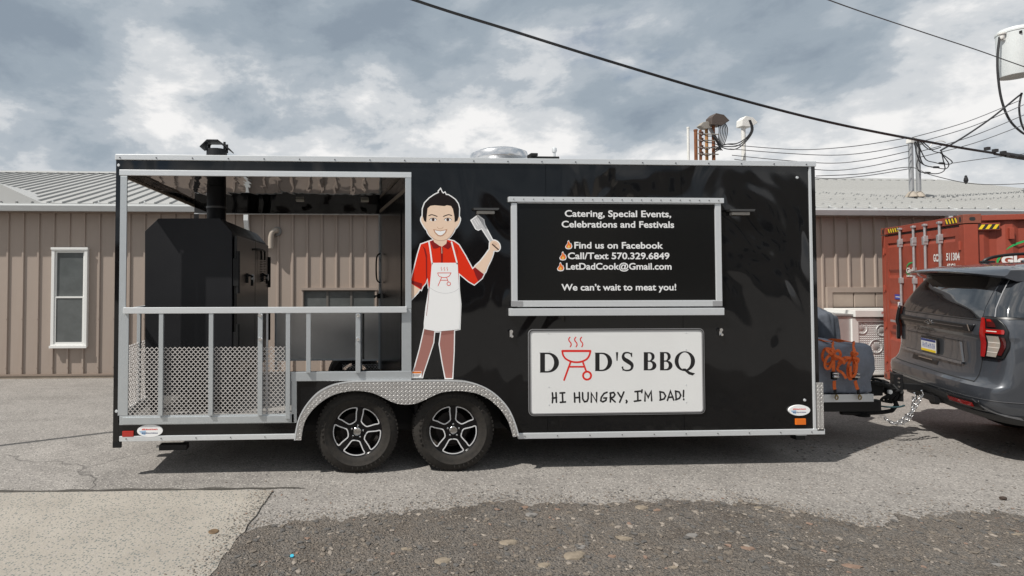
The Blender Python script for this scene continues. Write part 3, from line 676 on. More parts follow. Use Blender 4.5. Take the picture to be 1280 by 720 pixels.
def build_porch():
    Y0 = YT - .016
    fr = bar('opening_frame', pq(150, 514, 214, 221), ALUW, Y0 - .002, YT - .0005)
    MB().prism([[(X(150), Z(150, 519)), (X(150), Z(150, 220.2)), (X(158.5), Z(150, 220.2)), (X(158.5), Z(156, 387)), (X(162.5), Z(156, 387)), (X(162.5), Z(156, 519))]], Y0, YT - .0005).build('opening_frame', ALU, T, bevel=.002)
    bar('opening_frame', pq(506.5, 514, 220.2, 386), ALU, Y0, YT - .0005); bar('opening_frame', pq(502, 514, 386.3, 463.6), ALU, Y0 - .001, YT - .0005)
    bar('handrail', pq(156.5, 508, 383.5, 391), ALUW, YT - .05, YT - .01)
    bar('lower_rail', pq(150, 368, 518, 529.5), ALU, Y0, YT - .0005); bar('lower_rail', pq(364, 514, 464, 475.5), ALU, Y0 - .003, YT - .0005)
    bar('kick_rail', pq(154.5, 363, 519.8, 528.5), ALU, YT - .024, Y0 - .0005, bevel=.002)
    bar('step_post', pq(364.5, 371, 476, 528), ALU, Y0, YT - .0005)
    for c, w, b in ((203, 5.5, 518), (265, 5.5, 518), (326, 5.8, 518), (360.5, 5.5, 522), (386, 5.5, 465), (447.5, 6, 465)):
        p = bar('rail_post', pq(c - w / 2, c + w / 2, 390.5, b), ALU, YT - .045, YT - .0175, bevel=.002)
        if c in (326, 447.5):
            for yy in (393.5, 423): a = tp(c, yy); MB().lathe([(.014, -.056), (.014, -.051), (.02, -.0455)], (a[0], YT, a[1]), 'y', 12).build('bolt', CHR, p)
    MB().box(X(333), X(335.5), YT + .0, YT + .02, Z(334, 518), Z(334, 392)).build('latch_bar', ALUD, T); MB().box(X(453), X(455.5), YT + .0, YT + .02, Z(454, 449), Z(454, 392)).build('latch_bar', BLK, T)
    m = MB(); expanded(m, lambda u, z, d: (u, YT - .012 + d, z), X(162.5), X(359), Z(260, 517.5), Z(260, 433)); m.build('expanded_mesh', EXP, T, recalc=False, kind='stuff')
    # end gate of the porch
    g = MB().box(XL + .005, XL + .04, YT + .06, YB - .06, 1.42, 1.465).box(XL + .005, XL + .04, YT + .06, YB - .06, .49, .55).build('end_gate', ALU, T)
    for y in (YT + .5, YT + 1.0, YT + 1.5, YT + 2.0): MB().box(XL + .006, XL + .038, y, y + .035, .551, 1.419).build('gate_post', ALU, g)
    m = MB(); expanded(m, lambda u, z, d: (XL + .02 + d, u, z), YT + .07, YB - .07, .55, 1.12); m.build('gate_mesh', EXP, g, recalc=False, kind='stuff')
    # polished sheets hung along the far side
    yb = YB - .05
    def bx(px, py): q = at(px, py, yb); return q
    SH = mat('polished_sheet', (.80, .78, .76), .30, .8, var=.12, vscale=3)
    for a, b in ((346, 449.5), (452.5, 473)):
        p0 = bx(a, 449); p1 = bx(b, 389)
        s = MB().box(p0.x, p1.x, yb, yb + .012, p0.z, p1.z).build('far_side_sheet', SH, T)
        MB().prism([rect(p0.x - .012, p1.x + .012, p0.z - .022, p1.z + .02), rect(p0.x, p1.x, p0.z, p1.z)], yb - .012, yb + .02).build('sheet_frame', ALUW, s)
    for px in (345, 451, 474.5): q = bx(px, 400); MB().box(q.x - .02, q.x + .02, yb + .021, yb + .05, .49, 1.27).build('far_post', ALUD, T)
    q0 = bx(428, 400); q1 = bx(474, 400); m = MB(); expanded(m, lambda u, z, d: (u, yb + .012 + d, z), q0.x, q1.x, .49, .575); m.build('expanded_mesh', EXP, T, recalc=False, kind='stuff')
    MB().box(q0.x - .02, q0.x + .25, yb - .02, yb + .01, .578, .6).build('far_low_rail', BLK, T)
    # ceiling lamps
    for px, py in ((375, 248), (456, 248)):
        c = at(px, py, YB - .5); MB().box(c.x - .05, c.x + .05, YB - .55, YB - .45, 2.69, 2.714).build('ceiling_lamp', mat('lamp_lens', (.5, .48, .42), .3), T, bevel=.005)
build_porch()
# ---------------------------------------------------------------- service window, lamps, clips, roof gear
def build_side_fittings():
    fx = empty('service_window', (0, 0, 0)); fx.parent = T
    y0 = YT - .03
    def sb(name, r, m, a, b, bev=.003): return MB().box(r[0], r[1], a, b, r[2], r[3]).build(name, m, fx, bevel=bev)
    h = MB().box(*pq(634.5, 901.5, 247.2, 253.5)[:2], YT - .04, YT - .0005, Z(768, 253.8), Z(768, 247.4)).build('awning_hinge', ALUW, fx, bevel=.003)
    sc = MB()
    for i in range(22): x = X(641) + i * (X(896) - X(641)) / 21; sc.lathe([(.005, -.045), (.005, -.0405)], (x, YT, Z(768, 250.5)), 'y', 8)
    sc.build('screw', mat('dark_screw', (.18, .18, .19), .4, .8), h)
    sb('window_frame', pq(638.5, 645.5, 254, 383), ALUW, y0, YT - .0005); sb('window_frame', pq(892.2, 899.5, 254, 382), ALUW, y0, YT - .0005)
    sb('window_frame', pq(645.6, 892, 375.3, 383), ALUW, y0, YT - .0005); sb('window_frame', pq(645.6, 892, 253.9, 255.2), ALUW, y0, YT - .0005)
    for a, b in ((638, 652), (888, 900)): sb('corner_bracket', pq(a, b, 376, 382.5), mat('grey_bracket', (.40, .40, .41), .5, .4), y0 - .004, y0 - .0003, .001)
    sb('window_sill', pq(635.5, 901.5, 385, 394), ALUW, YT - .045, YT - .0005)
    sb('hatch_panel', pq(645.7, 892, 255.4, 375.2), mat('satin_black_hatch', (.006, .0062, .0062), .2, spec=.3, bump=.4, bscale=2.2, bdist=.006, bdetail=1), YT - .018, YT - .0005, 0)
    WH = mat('white_vinyl_lettering', (.82, .82, .82), .5)
    def zc(x, y): return tp(620 + x / 3.79, 220 + y / 3.79)
    for s, xa, xb, base in (('Catering, Special Events,', 322, 824, 194), ('Celebrations and Festivals', 307, 838, 244.5), ('Find us on Facebook', 367, 786, 344), ('Call/Text 570.329.6849', 336, 816, 394),
                            ('LetDadCook@Gmail.com', 328, 826, 443.5), ('We can\u2019t wait to meat you!', 306, 848, 542.5)):
        a = zc(xa, base); b = zc(xb, base); hh = zc(xa, base - 30)[1] - a[1]; L = MB()
        put_text(L, s, (a[0], YT - .0195, a[1]), (1, 0, 0), (0, 0, 1), b[0] - a[0], hh * 1.04, bold=.021)
        L.build('text_line', WH, fx, recalc=False, kind='stuff')
    OR = mat('flame_orange', (.80, .17, .02), .5); YE = mat('flame_yellow', (.85, .55, .12), .5)
    outer = [(0, 1), (-.35, .88), (-.5, .5), (-.38, .1), (-.18, -.3), (-.16, -.75), (.02, -1), (.16, -.55), (.3, -.2), (.34, -.4), (.46, 0), (.52, .4), (.38, .85)]
    inner = [(0, .92), (-.24, .78), (-.26, .45), (-.08, .05), (.02, -.2), (.16, .15), (.3, .5), (.2, .82)]
    for cx, cy in ((340, 326), (313, 379), (302, 430)):
        def lp(pts, s, dy=0): return [zc(cx + p[0] * 27 * s, cy + p[1] * 17.5 * s + dy) for p in smooth_line(pts, True, 4)]
        w = MB().sheet([lp(outer, 1.22)], YT - .0193).build('flame_icon', WH, fx, recalc=False)
        MB().sheet([lp(outer, .95)], YT - .0197).build('flame_outer', OR, w, recalc=False); MB().sheet([lp(inner, .75, 3)], YT - .0201).build('flame_inner', YE, w, recalc=False)
    # small awning lamps and clips
    for px in (606, 922.5):
        py = 264 if px < 700 else 265.5
        a = pq(px - 16, px + 16, py - 3.2, py - .6); l = MB().prism([[(a[0], a[3]), (a[1], a[3]), (a[1] - .01, a[2]), (a[0] + .01, a[2])]], YT - .06, YT - .0005).build('porch_light', mat('dark_lamp_hood', (.09, .09, .09), .35, .5), T)
        b = pq(px - 11, px + 11, py, py + 3.8); MB().box(b[0], b[1], YT - .04, YT - .0005, b[2], b[3]).build('lens', mat('lamp_lens_grey', (.36, .34, .31), .25), l, bevel=.003)
    for px, py in ((638, 417), (899, 415)):
        a = pq(px - 1.6, px + 1.6, py - 4, py + 4); c = MB().box(a[0], a[1], YT - .02, YT - .0005, a[2], a[3]); p = tp(px, py - 3); c.lathe([(.016, -.03), (.016, -.018)], (p[0], YT, p[1]), 'y', 10); p = tp(px + 1, py + 3); c.lathe([(.012, -.03), (.014, -.018)], (p[0], YT, p[1]), 'y', 10)
        c.build('hold_back_clip', CHR, T)
    # corner rivets
    r = MB()
    for px, py in ((148.3, 206.5), (145.6, 514), (996, 222), (1005.5, 500)): p = tp(px, py); r.lathe([(.011, -.006), (.009, -.002), (.013, 0)], (p[0], YT - .002, p[1]), 'y', 10)
    r.build('rivet', ALUW, T)
    # roof fan and vent stub
    c = at(623, 190, YT + .75); k = MB().lathe([(.24, 0), (.27, .03), (.265, .06), (.20, .10), (.12, .125), (.0001, .13)], (c.x, c.y, ZT - .005), 'z', 40)
    ro = MB().lathe([(.20, 0), (.20, .05), (.21, .10), (.30, .13), (.305, .16), (.29, .205), (.22, .235), (.12, .250), (.0001, .255)], (c.x, c.y, ZT + .0), 'z', 48)
    ro.build('roof_fan', mat('spun_aluminium', (.72, .72, .73), .22, .9), T, smooth=40)
    c = at(678, 192, YT + .4); v = MB().box(at(661, 190, YT + .4).x, at(697, 190, YT + .4).x, c.y - .05, c.y + .05, ZT, ZT + .10).box(at(661, 190, YT + .4).x, at(670, 190, YT + .4).x, c.y - .06, c.y + .06, ZT + .10, ZT + .13).build('roof_vent', BLKM, T, bevel=.006)
    c = at(693, 190, YT + .4); MB().tube([(c.x, c.y, ZT + .10), (c.x, c.y, ZT + .15)], .012).lathe([(.0001, .055), (.02, .06), (.024, .075), (.022, .10), (.01, .11), (.0001, .11)], (c.x, c.y, ZT + .09), 'z', 12).build('vent_knob', ALUW, v, smooth=True)
    # hanging things below: stabiliser foot, lamp under the front corner
    c = at(216, 556, YT + .05); MB().box(c.x - .12, c.x + .12, c.y, c.y + .08, ZB - .075, ZB - .03).tube([(c.x - .14, c.y + .02, ZB - .06), (c.x - .02, c.y + .02, ZB - .06)], .022).build('stabiliser_foot', BLK, T)
    MB().tube([(c.x - .145, c.y + .02, ZB - .06), (c.x - .12, c.y + .02, ZB - .06)], .024, 10).build('foot_cap', CHR, T)
    c = at(1002, 542, YT); MB().box(c.x - .05, c.x + .05, YT - .0, YT + .05, ZB - .015, ZB + .02).build('jack_bracket', ALU, T); MB().box(c.x - .035, c.x + .05, YT + .02, YT + .09, ZB - .06, ZB - .016).build('jack_foot', BLK, T)
build_side_fittings()
# ---------------------------------------------------------------- wheels
def build_wheel():
    w = bpy.data.objects.new('wheel', None); COL.objects.link(w); w.parent = T
    prof = [(.222, -.085), (.235, -.10), (.262, -.112), (.29, -.118), (.293, -.1205), (.298, -.1205), (.30, -.117), (.325, -.110), (.343, -.098), (.350, -.094), (.358, -.088), (.366, -.070), (.3685, -.060),
            (.3685, -.034), (.361, -.032), (.361, -.024), (.369, -.022), (.369, -.004), (.361, -.002), (.361, .004), (.369, .006), (.369, .022), (.361, .024), (.361, .032), (.3685, .034), (.3685, .060), (.35, .095), (.30, .118), (.235, .10), (.222, .085)]
    t = MB().lathe(prof, (0, 0, 0), 'y', 72, cap=False).build('tyre', RUB, w, smooth=30)
    lug = MB()
    for k in range(60):                                    # shoulder blocks of the tread
        M = Matrix.Rotation(2 * pi * k / 60, 4, 'Y'); lug.box(-.011, .011, -.088, -.062, .352, .3695, M); 
    lug.build('tread_block', RUB, w, kind='stuff')
    lt = MB()                                              # raised mould lettering as small unreadable ribs
    for k in range(46):
        if (k // 8) % 2: continue
        M = Matrix.Rotation(2 * pi * k / 46, 4, 'Y'); lt.box(-.007, .003, -.1235, -.116, .304, .322, M)
    lt.build('sidewall_rib', RUB, w, kind='stuff')
    RIMB = mat('gloss_black_rim', (.008, .008, .009), .2, .3); SIL = mat('machined_rim_edge', (.80, .80, .81), .35, .25)
    def win(sc=1.0):
        P = []
        for a, r in ((-11, .083), (-20, .094), (-22.5, .12), (-24, .165), (-25.5, .190), (-23.5, .203), (-12, .207), (0, .208), (12, .207), (23.5, .203), (25.5, .190), (24, .165), (22.5, .12), (20, .094), (11, .083), (0, .080)): P.append((a * 1.07, r * 1.035))
        return P
    loops = []; 
    for k in range(5):
        c = 90 + 36 + 72 * k; L = [(r * cos(R(c + a)), r * sin(R(c + a))) for a, r in win()]; loops.append([tuple(p) for p in smooth_line(L, True, 3)])
    out = [(.222 * cos(2 * pi * i / 72), .222 * sin(2 * pi * i / 72)) for i in range(72)]
    MB().prism([out] + loops, -.072, -.045).build('rim', RIMB, w)
    MB().lathe([(.2225, -.088), (.226, -.09), (.222, -.078), (.214, -.07), (.205, -.02), (.2, .09)], (0, 0, 0), 'y', 64, cap=False).build('rim_barrel', RIMB, w, smooth=40)
    for i, l in enumerate(loops):
        r = MB(); v, f = ribbon(l, .0066, closed=True); n = len(v)
        r.add([(p.x, -.0745 - .0, p.y) for p in v], f); 
        q, f2 = ribbon(l, .0105, closed=True); r.add([(p.x, -.0722, p.y) for p in q], f2)
        r.build('rim_edge', SIL, w, recalc=False)
    MB().lathe([(.036, -.07), (.036, -.084), (.032, -.088), (.026, -.0865), (.0001, -.0865)], (0, 0, 0), 'y', 32).build('centre_cap', CHR, w, smooth=30)
    n = MB()
    for k in range(5): a = R(90 + 72 * k); n.lathe([(.0085, -.073), (.0085, -.086), (.005, -.089), (.0001, -.089)], (.054 * cos(a), 0, .054 * sin(a)), 'y', 8)
    n.build('lug_nut', CHR, w, kind='stuff')
    MB().lathe([(.15, .0), (.15, .03)], (0, 0, 0), 'y', 40).lathe([(.07, -.04), (.07, .0)], (0, 0, 0), 'y', 24).build('brake_drum', mat('rusty_drum', (.035, .028, .025), .7, .3, var=.4), w)
    return w
w1 = build_wheel()
def put_wheels():
    global w1
    a = at(446.5, 541, YT + .02); w1.location = (a.x, YT + .115, .367); w1.rotation_euler = (0, R(8), 0)
    b = at(567, 541, YT + .02); w2 = copy_tree(w1, T); w2.location = (b.x, YT + .115, .367); w2.rotation_euler = (0, R(0), 0)
    for w in (w1, w2):
        c = copy_tree(w, T); c.location = (w.location.x, YB + .125, .367); c.rotation_euler = (0, 0, pi)
    MB().tube([(a.x, YT + .2, .367), (a.x, YB - .2, .367)], .04).tube([(b.x, YT + .2, .367), (b.x, YB - .2, .367)], .04).build('axle', BLK, T)
put_wheels()
# ---------------------------------------------------------------- the framed sign
def build_sign():
    s = empty('dads_bbq_sign', (0, 0, 0)); s.name = 'framed_sign'; s.parent = T
    def q(x, y): return tp(650 + x / 5.333, 405 + y / 5.333)
    a = q(56, 612); b = q(1222, 28); a2 = q(66, 602); b2 = q(1212, 38)
    mid = (a[0], b[0], a[1], b[1])
    MB().prism([rrect(a[0], b[0], a[1], b[1], .045), rrect(a[0] + .022, b[0] - .022, a[1] + .022, b[1] - .022, .028)], YT - .010, YT - .0005).build('sign_frame', mat('grey_sign_frame', (.36, .36, .37), .35, .6), s)
    MB().prism([rrect(a[0] + .0065, b[0] - .0065, a[1] + .0065, b[1] - .0065, .04), rrect(a[0] + .0125, b[0] - .0125, a[1] + .0125, b[1] - .0125, .035)], YT - .0112, YT - .0102).build('frame_line', BLKM, s)
    MB().prism([rrect(a[0] + .0226, b[0] - .0226, a[1] + .0226, b[1] - .0226, .027)], YT - .006, YT - .0008).build('sign_face', mat('white_sign_face', (.80, .80, .79), .38, .0, var=.06, vscale=1.2), s)
    INK = mat('black_sign_ink', (.012, .011, .012), .45); RD = mat('red_sign_ink', (.72, .025, .015), .45)
    yl = YT - .0066
    def qq(pts): return [q(*p) for p in pts]
    def glyph(x0, x1, y0, y1, loops): return [[q(x0 + (x1 - x0) * p[0], y0 + (y1 - y0) * p[1]) for p in l] for l in loops]
    Dg = [[(-.02, .0), (.42, 0)] + arc(.42, .5, .58, .5, -90, 90) + [(.42, 1), (0, 1), (.02, .96), (.02, .04)],
          [(.27, .075), (.27, .925), (.40, .925)] + arc(.40, .5, .345, .425, 90, -90)]
    Bg = [[(0, 0), (.5, 0)] + arc(.5, .245, .36, .245, -90, 80) + arc(.54, .735, .46, .265, -80, 90) + [(0, 1), (.02, .96), (.02, .04)],
          [(.34, .07), (.34, .46), (.46, .46)] + arc(.44, .265, .18, .195, 90, -90), [(.34, .53), (.34, .93), (.48, .93)] + arc(.46, .73, .24, .20, 90, -90)]
    for gl in (glyph(130, 258, 190, 323, Dg), glyph(497, 612, 190, 313, Dg), glyph(821, 907, 187, 308, Bg), glyph(929, 1014, 186, 308, Bg), [qq([(637, 187), (652, 187), (648, 244), (641, 244)])]): MB().sheet(gl, yl).build('letter', INK, s, recalc=False)
    L = MB()
    sp = [(741, 212), (736, 198), (716, 190), (694, 194), (685, 212), (692, 232), (716, 248), (740, 266), (745, 286), (734, 304), (708, 309), (688, 303), (679, 288)]
    sm = smooth_line(sp, k=5); n = len(sm); ws = []
    for i in range(n):
        t = i / (n - 1); ws.append((9 + 20 * math.exp(-((t - .5) / .19) ** 2)) / 5.333 / 139)
    v, f = ribbon([q(p.x, p.y) for p in sm], ws, cap=True); L.add([(p.x, yl, p.y) for p in v], f)
    for x, yy, h in ((741, 190, 30), (682, 282, 28)): L.sheet([qq([(x - 2, yy), (x + 4, yy), (x + 4, yy + h), (x - 1, yy + h)])], yl - .0003)
    L.build('letter', INK, s, recalc=False); L = MB()
    L.sheet([qq(arc(1096, 247, 68, 66, 0, 350, 40)), qq(arc(1095, 246, 41, 58, 0, 350, 40))], yl)
    L.sheet([qq([(1078, 296), (1100, 296), (1130, 318), (1164, 328), (1148, 342), (1120, 334)])], yl - .0003)
    L.build('letter', INK, s, recalc=False)
    G = MB()
    def st(mb, pts, w, y=yl, closed=False, sm_=None, cap=True):
        P = [q(*p) for p in (smooth_line(pts, closed, sm_) if sm_ else pts)]
        v, f = ribbon(P, w / 5.333 / 139, closed, cap); mb.add([(p.x, y, p.y) for p in v], f)
    st(G, [(280, 179), (467, 179)], 14.5); st(G, [(280, 179), (286, 208), (306, 233), (340, 249), (375, 254), (410, 249), (442, 233), (460, 208), (467, 179)], 12, yl - .0002, sm_=4)
    st(G, [(336, 250), (292, 372)], 12, yl - .0003); st(G, [(416, 250), (437, 308)], 12, yl - .0003); st(G, [(330, 284), (424, 284)], 11, yl - .0004)
    G.sheet([qq(arc(445, 343, 33, 33, 0, 350, 36)), qq(arc(445, 343, 20, 20, 0, 350, 36))], yl)
    for x in (325, 364, 402): st(G, [(x + 6, 88), (x - 2, 100), (x + 2, 114), (x + 12, 126), (x + 14, 140), (x + 8, 151)], 7.5, yl, sm_=4)
    G.build('grill_logo', RD, s, recalc=False)
    H = MB(); k = 0
    strokes = [[(214, 458), (217, 490), (214, 523)], [(238, 457), (241, 520)], [(214, 494), (241, 489)],                     # H
               [(265, 459), (296, 457)], [(281, 458), (283, 519)], [(267, 521), (301, 518)],                                # I
               [(361, 459), (363, 519)], [(393, 455), (396, 520)], [(362, 491), (396, 488)],                                # H
               [(415, 457), (416, 498), (428, 517), (444, 514), (452, 496), (452, 456)],                                    # U
               [(473, 519), (473, 459), (508, 517), (509, 456)],                                                            # N
               [(578, 454), (558, 462), (540, 487), (536, 510), (550, 518), (570, 508), (574, 492), (556, 492)],            # G
               [(600, 518), (601, 458)], [(598, 460), (622, 455), (631, 470), (620, 486), (602, 492), (632, 518)],          # R
               [(650, 456), (668, 484)], [(690, 452), (662, 520)],                                                          # Y
               [(706, 508), (711, 515), (706, 524)],                                                                        # ,
               [(764, 450), (800, 446)], [(782, 448), (783, 510)], [(760, 514), (802, 508)],                                # I
               [(811, 438), (809, 456)],                                                                                    # '
               [(830, 512), (832, 452), (852, 488), (872, 448), (875, 510)],                                                # M
               [(931, 450), (934, 505)], [(929, 450), (955, 456), (968, 478), (958, 498), (930, 506)],                      # D
               [(980, 508), (1000, 446), (1022, 506)], [(988, 488), (1016, 486)],                                           # A
               [(1035, 446), (1038, 503)], [(1033, 446), (1058, 452), (1069, 474), (1060, 494), (1035, 504)],               # D
               [(1088, 442), (1086, 484)], [(1088, 499), (1089, 503)]]
    for a_, b_ in ((0, 6), (6, 15), (15, 18), (18, 20), (20, 21), (21, 26), (26, 32)):
        H = MB()
        for sk in strokes[a_:b_]: k += 1; st(H, sk, 11.5, yl - .00008 * (k % 4), sm_=None)
        H.build('handwritten_lettering', INK, s, recalc=False, kind='stuff')
    r = MB()
    for x, y in ((188, 62), (193, 180), (190, 300), (190, 418), (191, 537), (1104, 58), (1104, 170), (1104, 404), (1105, 520)): c = q(x, y); r.lathe([(.005, -.0085), (.005, -.006)], (c[0], YT, c[1]), 'y', 8)
    r.build('rivet', ALUW, s)
build_sign()
# ---------------------------------------------------------------- printed cook figure
def build_cook():
    c = empty('cook_decal', (0, 0, 0)); c.parent = T
    A = lambda x, y: tp(490 + x / 3.6, 200 + y / 3.6); Fq = lambda x, y: tp(505 + x / 6.546, 225 + y / 6.546); Pq = lambda x, y: tp(x, y)
    under = MB(); cnt = [0]
    WHT = mat('white_vinyl_print', (.86, .86, .86), .5, spec=.3); 
    def col(n, c_): return mat('vinyl_' + n, c_, .6, spec=.2)
    SK = col('skin', (.80, .60, .46)); SKL = col('skin_edge', (.50, .27, .17)); HAIR = col('dark_hair', (.010, .006, .006)); REDS = col('red_shirt', (.72, .030, .006)); DRED = col('dark_red', (.24, .012, .012)); LEG = col('brown_trousers', (.36, .165, .14)); LEGD = col('brown_shade', (.28, .12, .10)); APR = col('apron_white', (.86, .86, .86)); GREY = col('spatula_grey', (.55, .55, .56)); INKD = col('outline_ink', (.06, .03, .025))
    def sheet(name, f, loops, m, layer, parent=c, border=True, sm=0):
        ls = [[tuple(f(*p)) for p in (smooth_line(l, True, sm) if sm else l)] for l in loops]
        if border:
            cnt[0] += 1; v, fs = ribbon(ls[0], .020, True); under.add([(p.x, YT - .0006 - .00003 * cnt[0], p.y) for p in v], fs)
        return MB().sheet(ls, YT - .0012 - .0003 * layer).build(name, m, parent, recalc=False)
    def line(name, f, pts, w, m, layer, parent=c, sm=4):
        P = [f(*p) for p in (smooth_line(pts, False, sm) if sm else pts)]; v, fs = ribbon(P, w / 139)
        return MB().add([(p.x, YT - .0012 - .0003 * layer, p.y) for p in v], fs).build(name, m, parent, recalc=False)
    # legs
    sheet('trouser_leg', Pq, [[(530.6, 411), (543, 411), (541.5, 428), (536, 445), (529, 466), (527.6, 471.5), (514.8, 471.5), (519, 458), (525, 436)]], LEG, 0)
    sheet('trouser_leg', Pq, [[(552, 411), (567.5, 410), (567, 440), (565.2, 472.5), (557, 472.5), (553, 452), (549.5, 430)]], LEG, 0)
    sheet('shade_band', Pq, [[(530.4, 411), (543, 411), (542, 420), (529, 418)]], LEGD, 1, border=False); sheet('shade_band', Pq, [[(552, 411), (567.4, 410), (567.2, 417), (551.3, 419)]], LEGD, 1, border=False)
    # shirt, sleeves, arms
    sheet('lower_arm', A, [[(85.5, 548), (132, 560), (128, 575), (116, 595), (85.5, 630)]], SK, 0)
    sheet('shirt', A, [[(130, 380), (172, 365), (195, 358), (245, 358), (278, 366), (300, 382), (330, 432), (362, 492), (373, 482), (413, 514), (404, 532), (370, 560), (344, 545), (300, 508), (300, 574), (165, 574), (160, 530), (150, 555), (138, 568), (131, 584), (86, 556), (86, 540), (100, 490), (116, 425)]], REDS, 1)
    sheet('sleeve_cuff', A, [[(373, 483), (413, 514), (404, 531), (388, 546), (376, 520), (366, 492)]], DRED, 2, border=False); sheet('sleeve_cuff', A, [[(86, 541), (136, 556), (131, 584), (125, 575), (86, 553)]], DRED, 2, border=False)
    sheet('sleeve_fold', A, [[(136, 385), (150, 400), (158, 430), (158, 530), (153, 545), (152, 440), (144, 402)]], DRED, 2, border=False)
    sheet('sleeve_fold', A, [[(285, 384), (290, 402), (294, 430), (294, 405)]], DRED, 2, border=False)
    sheet('raised_arm', A, [[(372, 486), (396, 458), (420, 428), (440, 402), (456, 408), (448, 440), (430, 478), (412, 511)]], SK, 1, sm=3)
    # spatula then hand
    sheet('spatula', A, [[(358, 272), (386, 251), (411, 270), (415, 292), (452, 362), (445, 370), (404, 306), (388, 313), (378, 308)]], GREY, 1)
    for a, b in (((369, 270), (386, 297)), ((378, 265), (394, 291)), ((387, 260), (402, 285))): line('spatula_slot', A, [a, b], .5, WHT, 2, sm=0)
    h = sheet('hand', A, [[(440, 385), (442, 370), (455, 362), (470, 366), (482, 378), (485, 396), (476, 408), (462, 407), (450, 410), (440, 402)]], SK, 2, sm=3)
    line('spatula_grip', A, [(452, 380), (478, 403)], 1.6, INKD, 3, sm=0)
    for y in (0, 6, 12): line('finger_line', A, [(450 + y, 378 + y * .6), (460 + y, 371 + y * .6)], .45, SKL, 4, sm=0)
    # neck, collar, placket
    sheet('neck', Fq, [[(240, 478), (352, 478), (348, 520), (310, 545), (262, 528), (236, 510)]], SK, 2, border=False)
    sheet('collar', Fq, [[(214, 505), (238, 490), (246, 508), (300, 545), (262, 560), (238, 560)]], DRED, 4, border=False); sheet('collar', Fq, [[(352, 498), (386, 520), (380, 550), (360, 566), (316, 545), (345, 520)]], DRED, 4, border=False)
    sheet('placket', Fq, [[(298, 548), (316, 548), (318, 585), (316, 680), (304, 680), (300, 600)]], DRED, 4, border=False)
    line('placket_line', Fq, [(308, 545), (310, 600)], .6, SK, 5, sm=0)
    # head
    sheet('ear', Fq, [[(148, 300), (140, 330), (160, 372), (182, 402), (188, 380), (180, 330), (165, 300)]], SK, 2, sm=3); sheet('ear', Fq, [[(450, 300), (458, 325), (440, 372), (412, 402), (408, 380), (414, 330), (436, 300)]], SK, 2, sm=3)
    sheet('face', Fq, [[(176, 300), (182, 230), (215, 190), (300, 180), (380, 190), (408, 230), (416, 300), (416, 395), (388, 448), (350, 484), (300, 496), (250, 484), (206, 446), (186, 402), (178, 350)]], SK, 3, sm=3)
    line('jaw_line', Fq, [(186, 400), (206, 446), (250, 484), (300, 496), (350, 484), (388, 448), (416, 395)], .45, SKL, 4)
    sheet('hair', Fq, [[(284, 92), (298, 76), (308, 98), (320, 112), (334, 104), (342, 122), (362, 124), (388, 140), (418, 162), (440, 194), (450, 232), (448, 296), (436, 332), (414, 346), (412, 300), (400, 238), (384, 212), (350, 206), (330, 213), (250, 206), (214, 211), (192, 232), (186, 290), (181, 346), (163, 332), (152, 294), (154, 236), (170, 190), (208, 150), (252, 120), (286, 104)]], HAIR, 5)
    for s_, pts in enumerate(([(203, 292), (225, 284), (250, 290), (270, 298)], [(322, 298), (345, 289), (366, 284), (390, 291)])): line('eyebrow', Fq, pts, 1.05, HAIR, 5)
    for cx in (238, 358):
        e = sheet('eye', Fq, [arc(cx, 325, 27, 12, 0, 340, 16)], WHT, 4, border=False)
        sheet('iris', Fq, [arc(cx, 325, 12, 12, 0, 340, 16)], INKD, 5, border=False, parent=c); line('eyelid', Fq, [(cx - 30, 324), (cx - 14, 313), (cx + 14, 313), (cx + 30, 324)], .55, INKD, 6)
    line('nose', Fq, [(272, 384), (280, 396), (296, 399), (312, 396), (320, 384)], .45, SKL, 4)
    sheet('lip', Fq, [[(238, 402), (298, 414), (354, 402), (344, 432), (318, 458), (298, 463), (276, 458), (250, 432)]], SKL, 4, border=False)
    sheet('smile', Fq, [[(250, 411), (298, 420), (342, 411), (334, 431), (312, 450), (298, 453), (282, 450), (260, 431)]], WHT, 5, border=False)
    # apron
    ap = sheet('apron', Pq, [[(539.7, 328.5), (572, 328.5), (572.8, 345), (573.6, 363), (575.4, 380), (574.2, 411), (566, 412.6), (545, 414.4), (541.5, 413.4), (531, 411.5), (531, 404), (533, 385), (536.5, 364), (538.4, 345)]], APR, 5)
    line('apron_strap', A, [(166, 368), (172, 405), (180, 466)], 1.9, APR, 5, sm=3); line('apron_strap', A, [(268, 370), (278, 408), (293, 466)], 1.9, APR, 5, sm=3)
    line('apron_fold', A, [(166, 572), (200, 592), (240, 600), (280, 592), (300, 578)], .4, GREY, 6); line('apron_edge', A, [(166, 572), (164, 620), (155, 700)], .55, DRED, 6)
    G = MB()
    def st(pts, w, i, sm=0, closed=False):
        P = [A(*p) for p in (smooth_line(pts, closed, sm) if sm else pts)]; v, f = ribbon(P, w / 139, closed); G.add([(p.x, YT - .0031 - .00005 * i, p.y) for p in v], f)
    st([(205, 508), (265, 508)], .8, 0); st([(205, 508), (212, 523), (234, 529), (256, 523), (265, 508)], .75, 1, 3); st([(222, 530), (207, 566)], .8, 2); st([(246, 530), (252, 547)], .8, 3); st([(218, 541), (249, 541)], .7, 4); st(arc(255, 557, 8, 8, 0, 330, 12), .75, 5, closed=True)
    for x in (221, 234, 247): st([(x + 2, 482), (x - 1, 487), (x + 3, 492), (x + 1, 498)], .45, 6, 3)
    G.build('apron_grill_print', REDS, ap, recalc=False)
    under.build('white_outline', WHT, c, recalc=False)
    # warning sticker at the fender
    s = MB().box(*pq(514.4, 527, 464, 471.6)[:2], YT - .0045, YT - .0025, Z(520, 471.6), Z(520, 464)).build('warning_sticker', WHT, T)
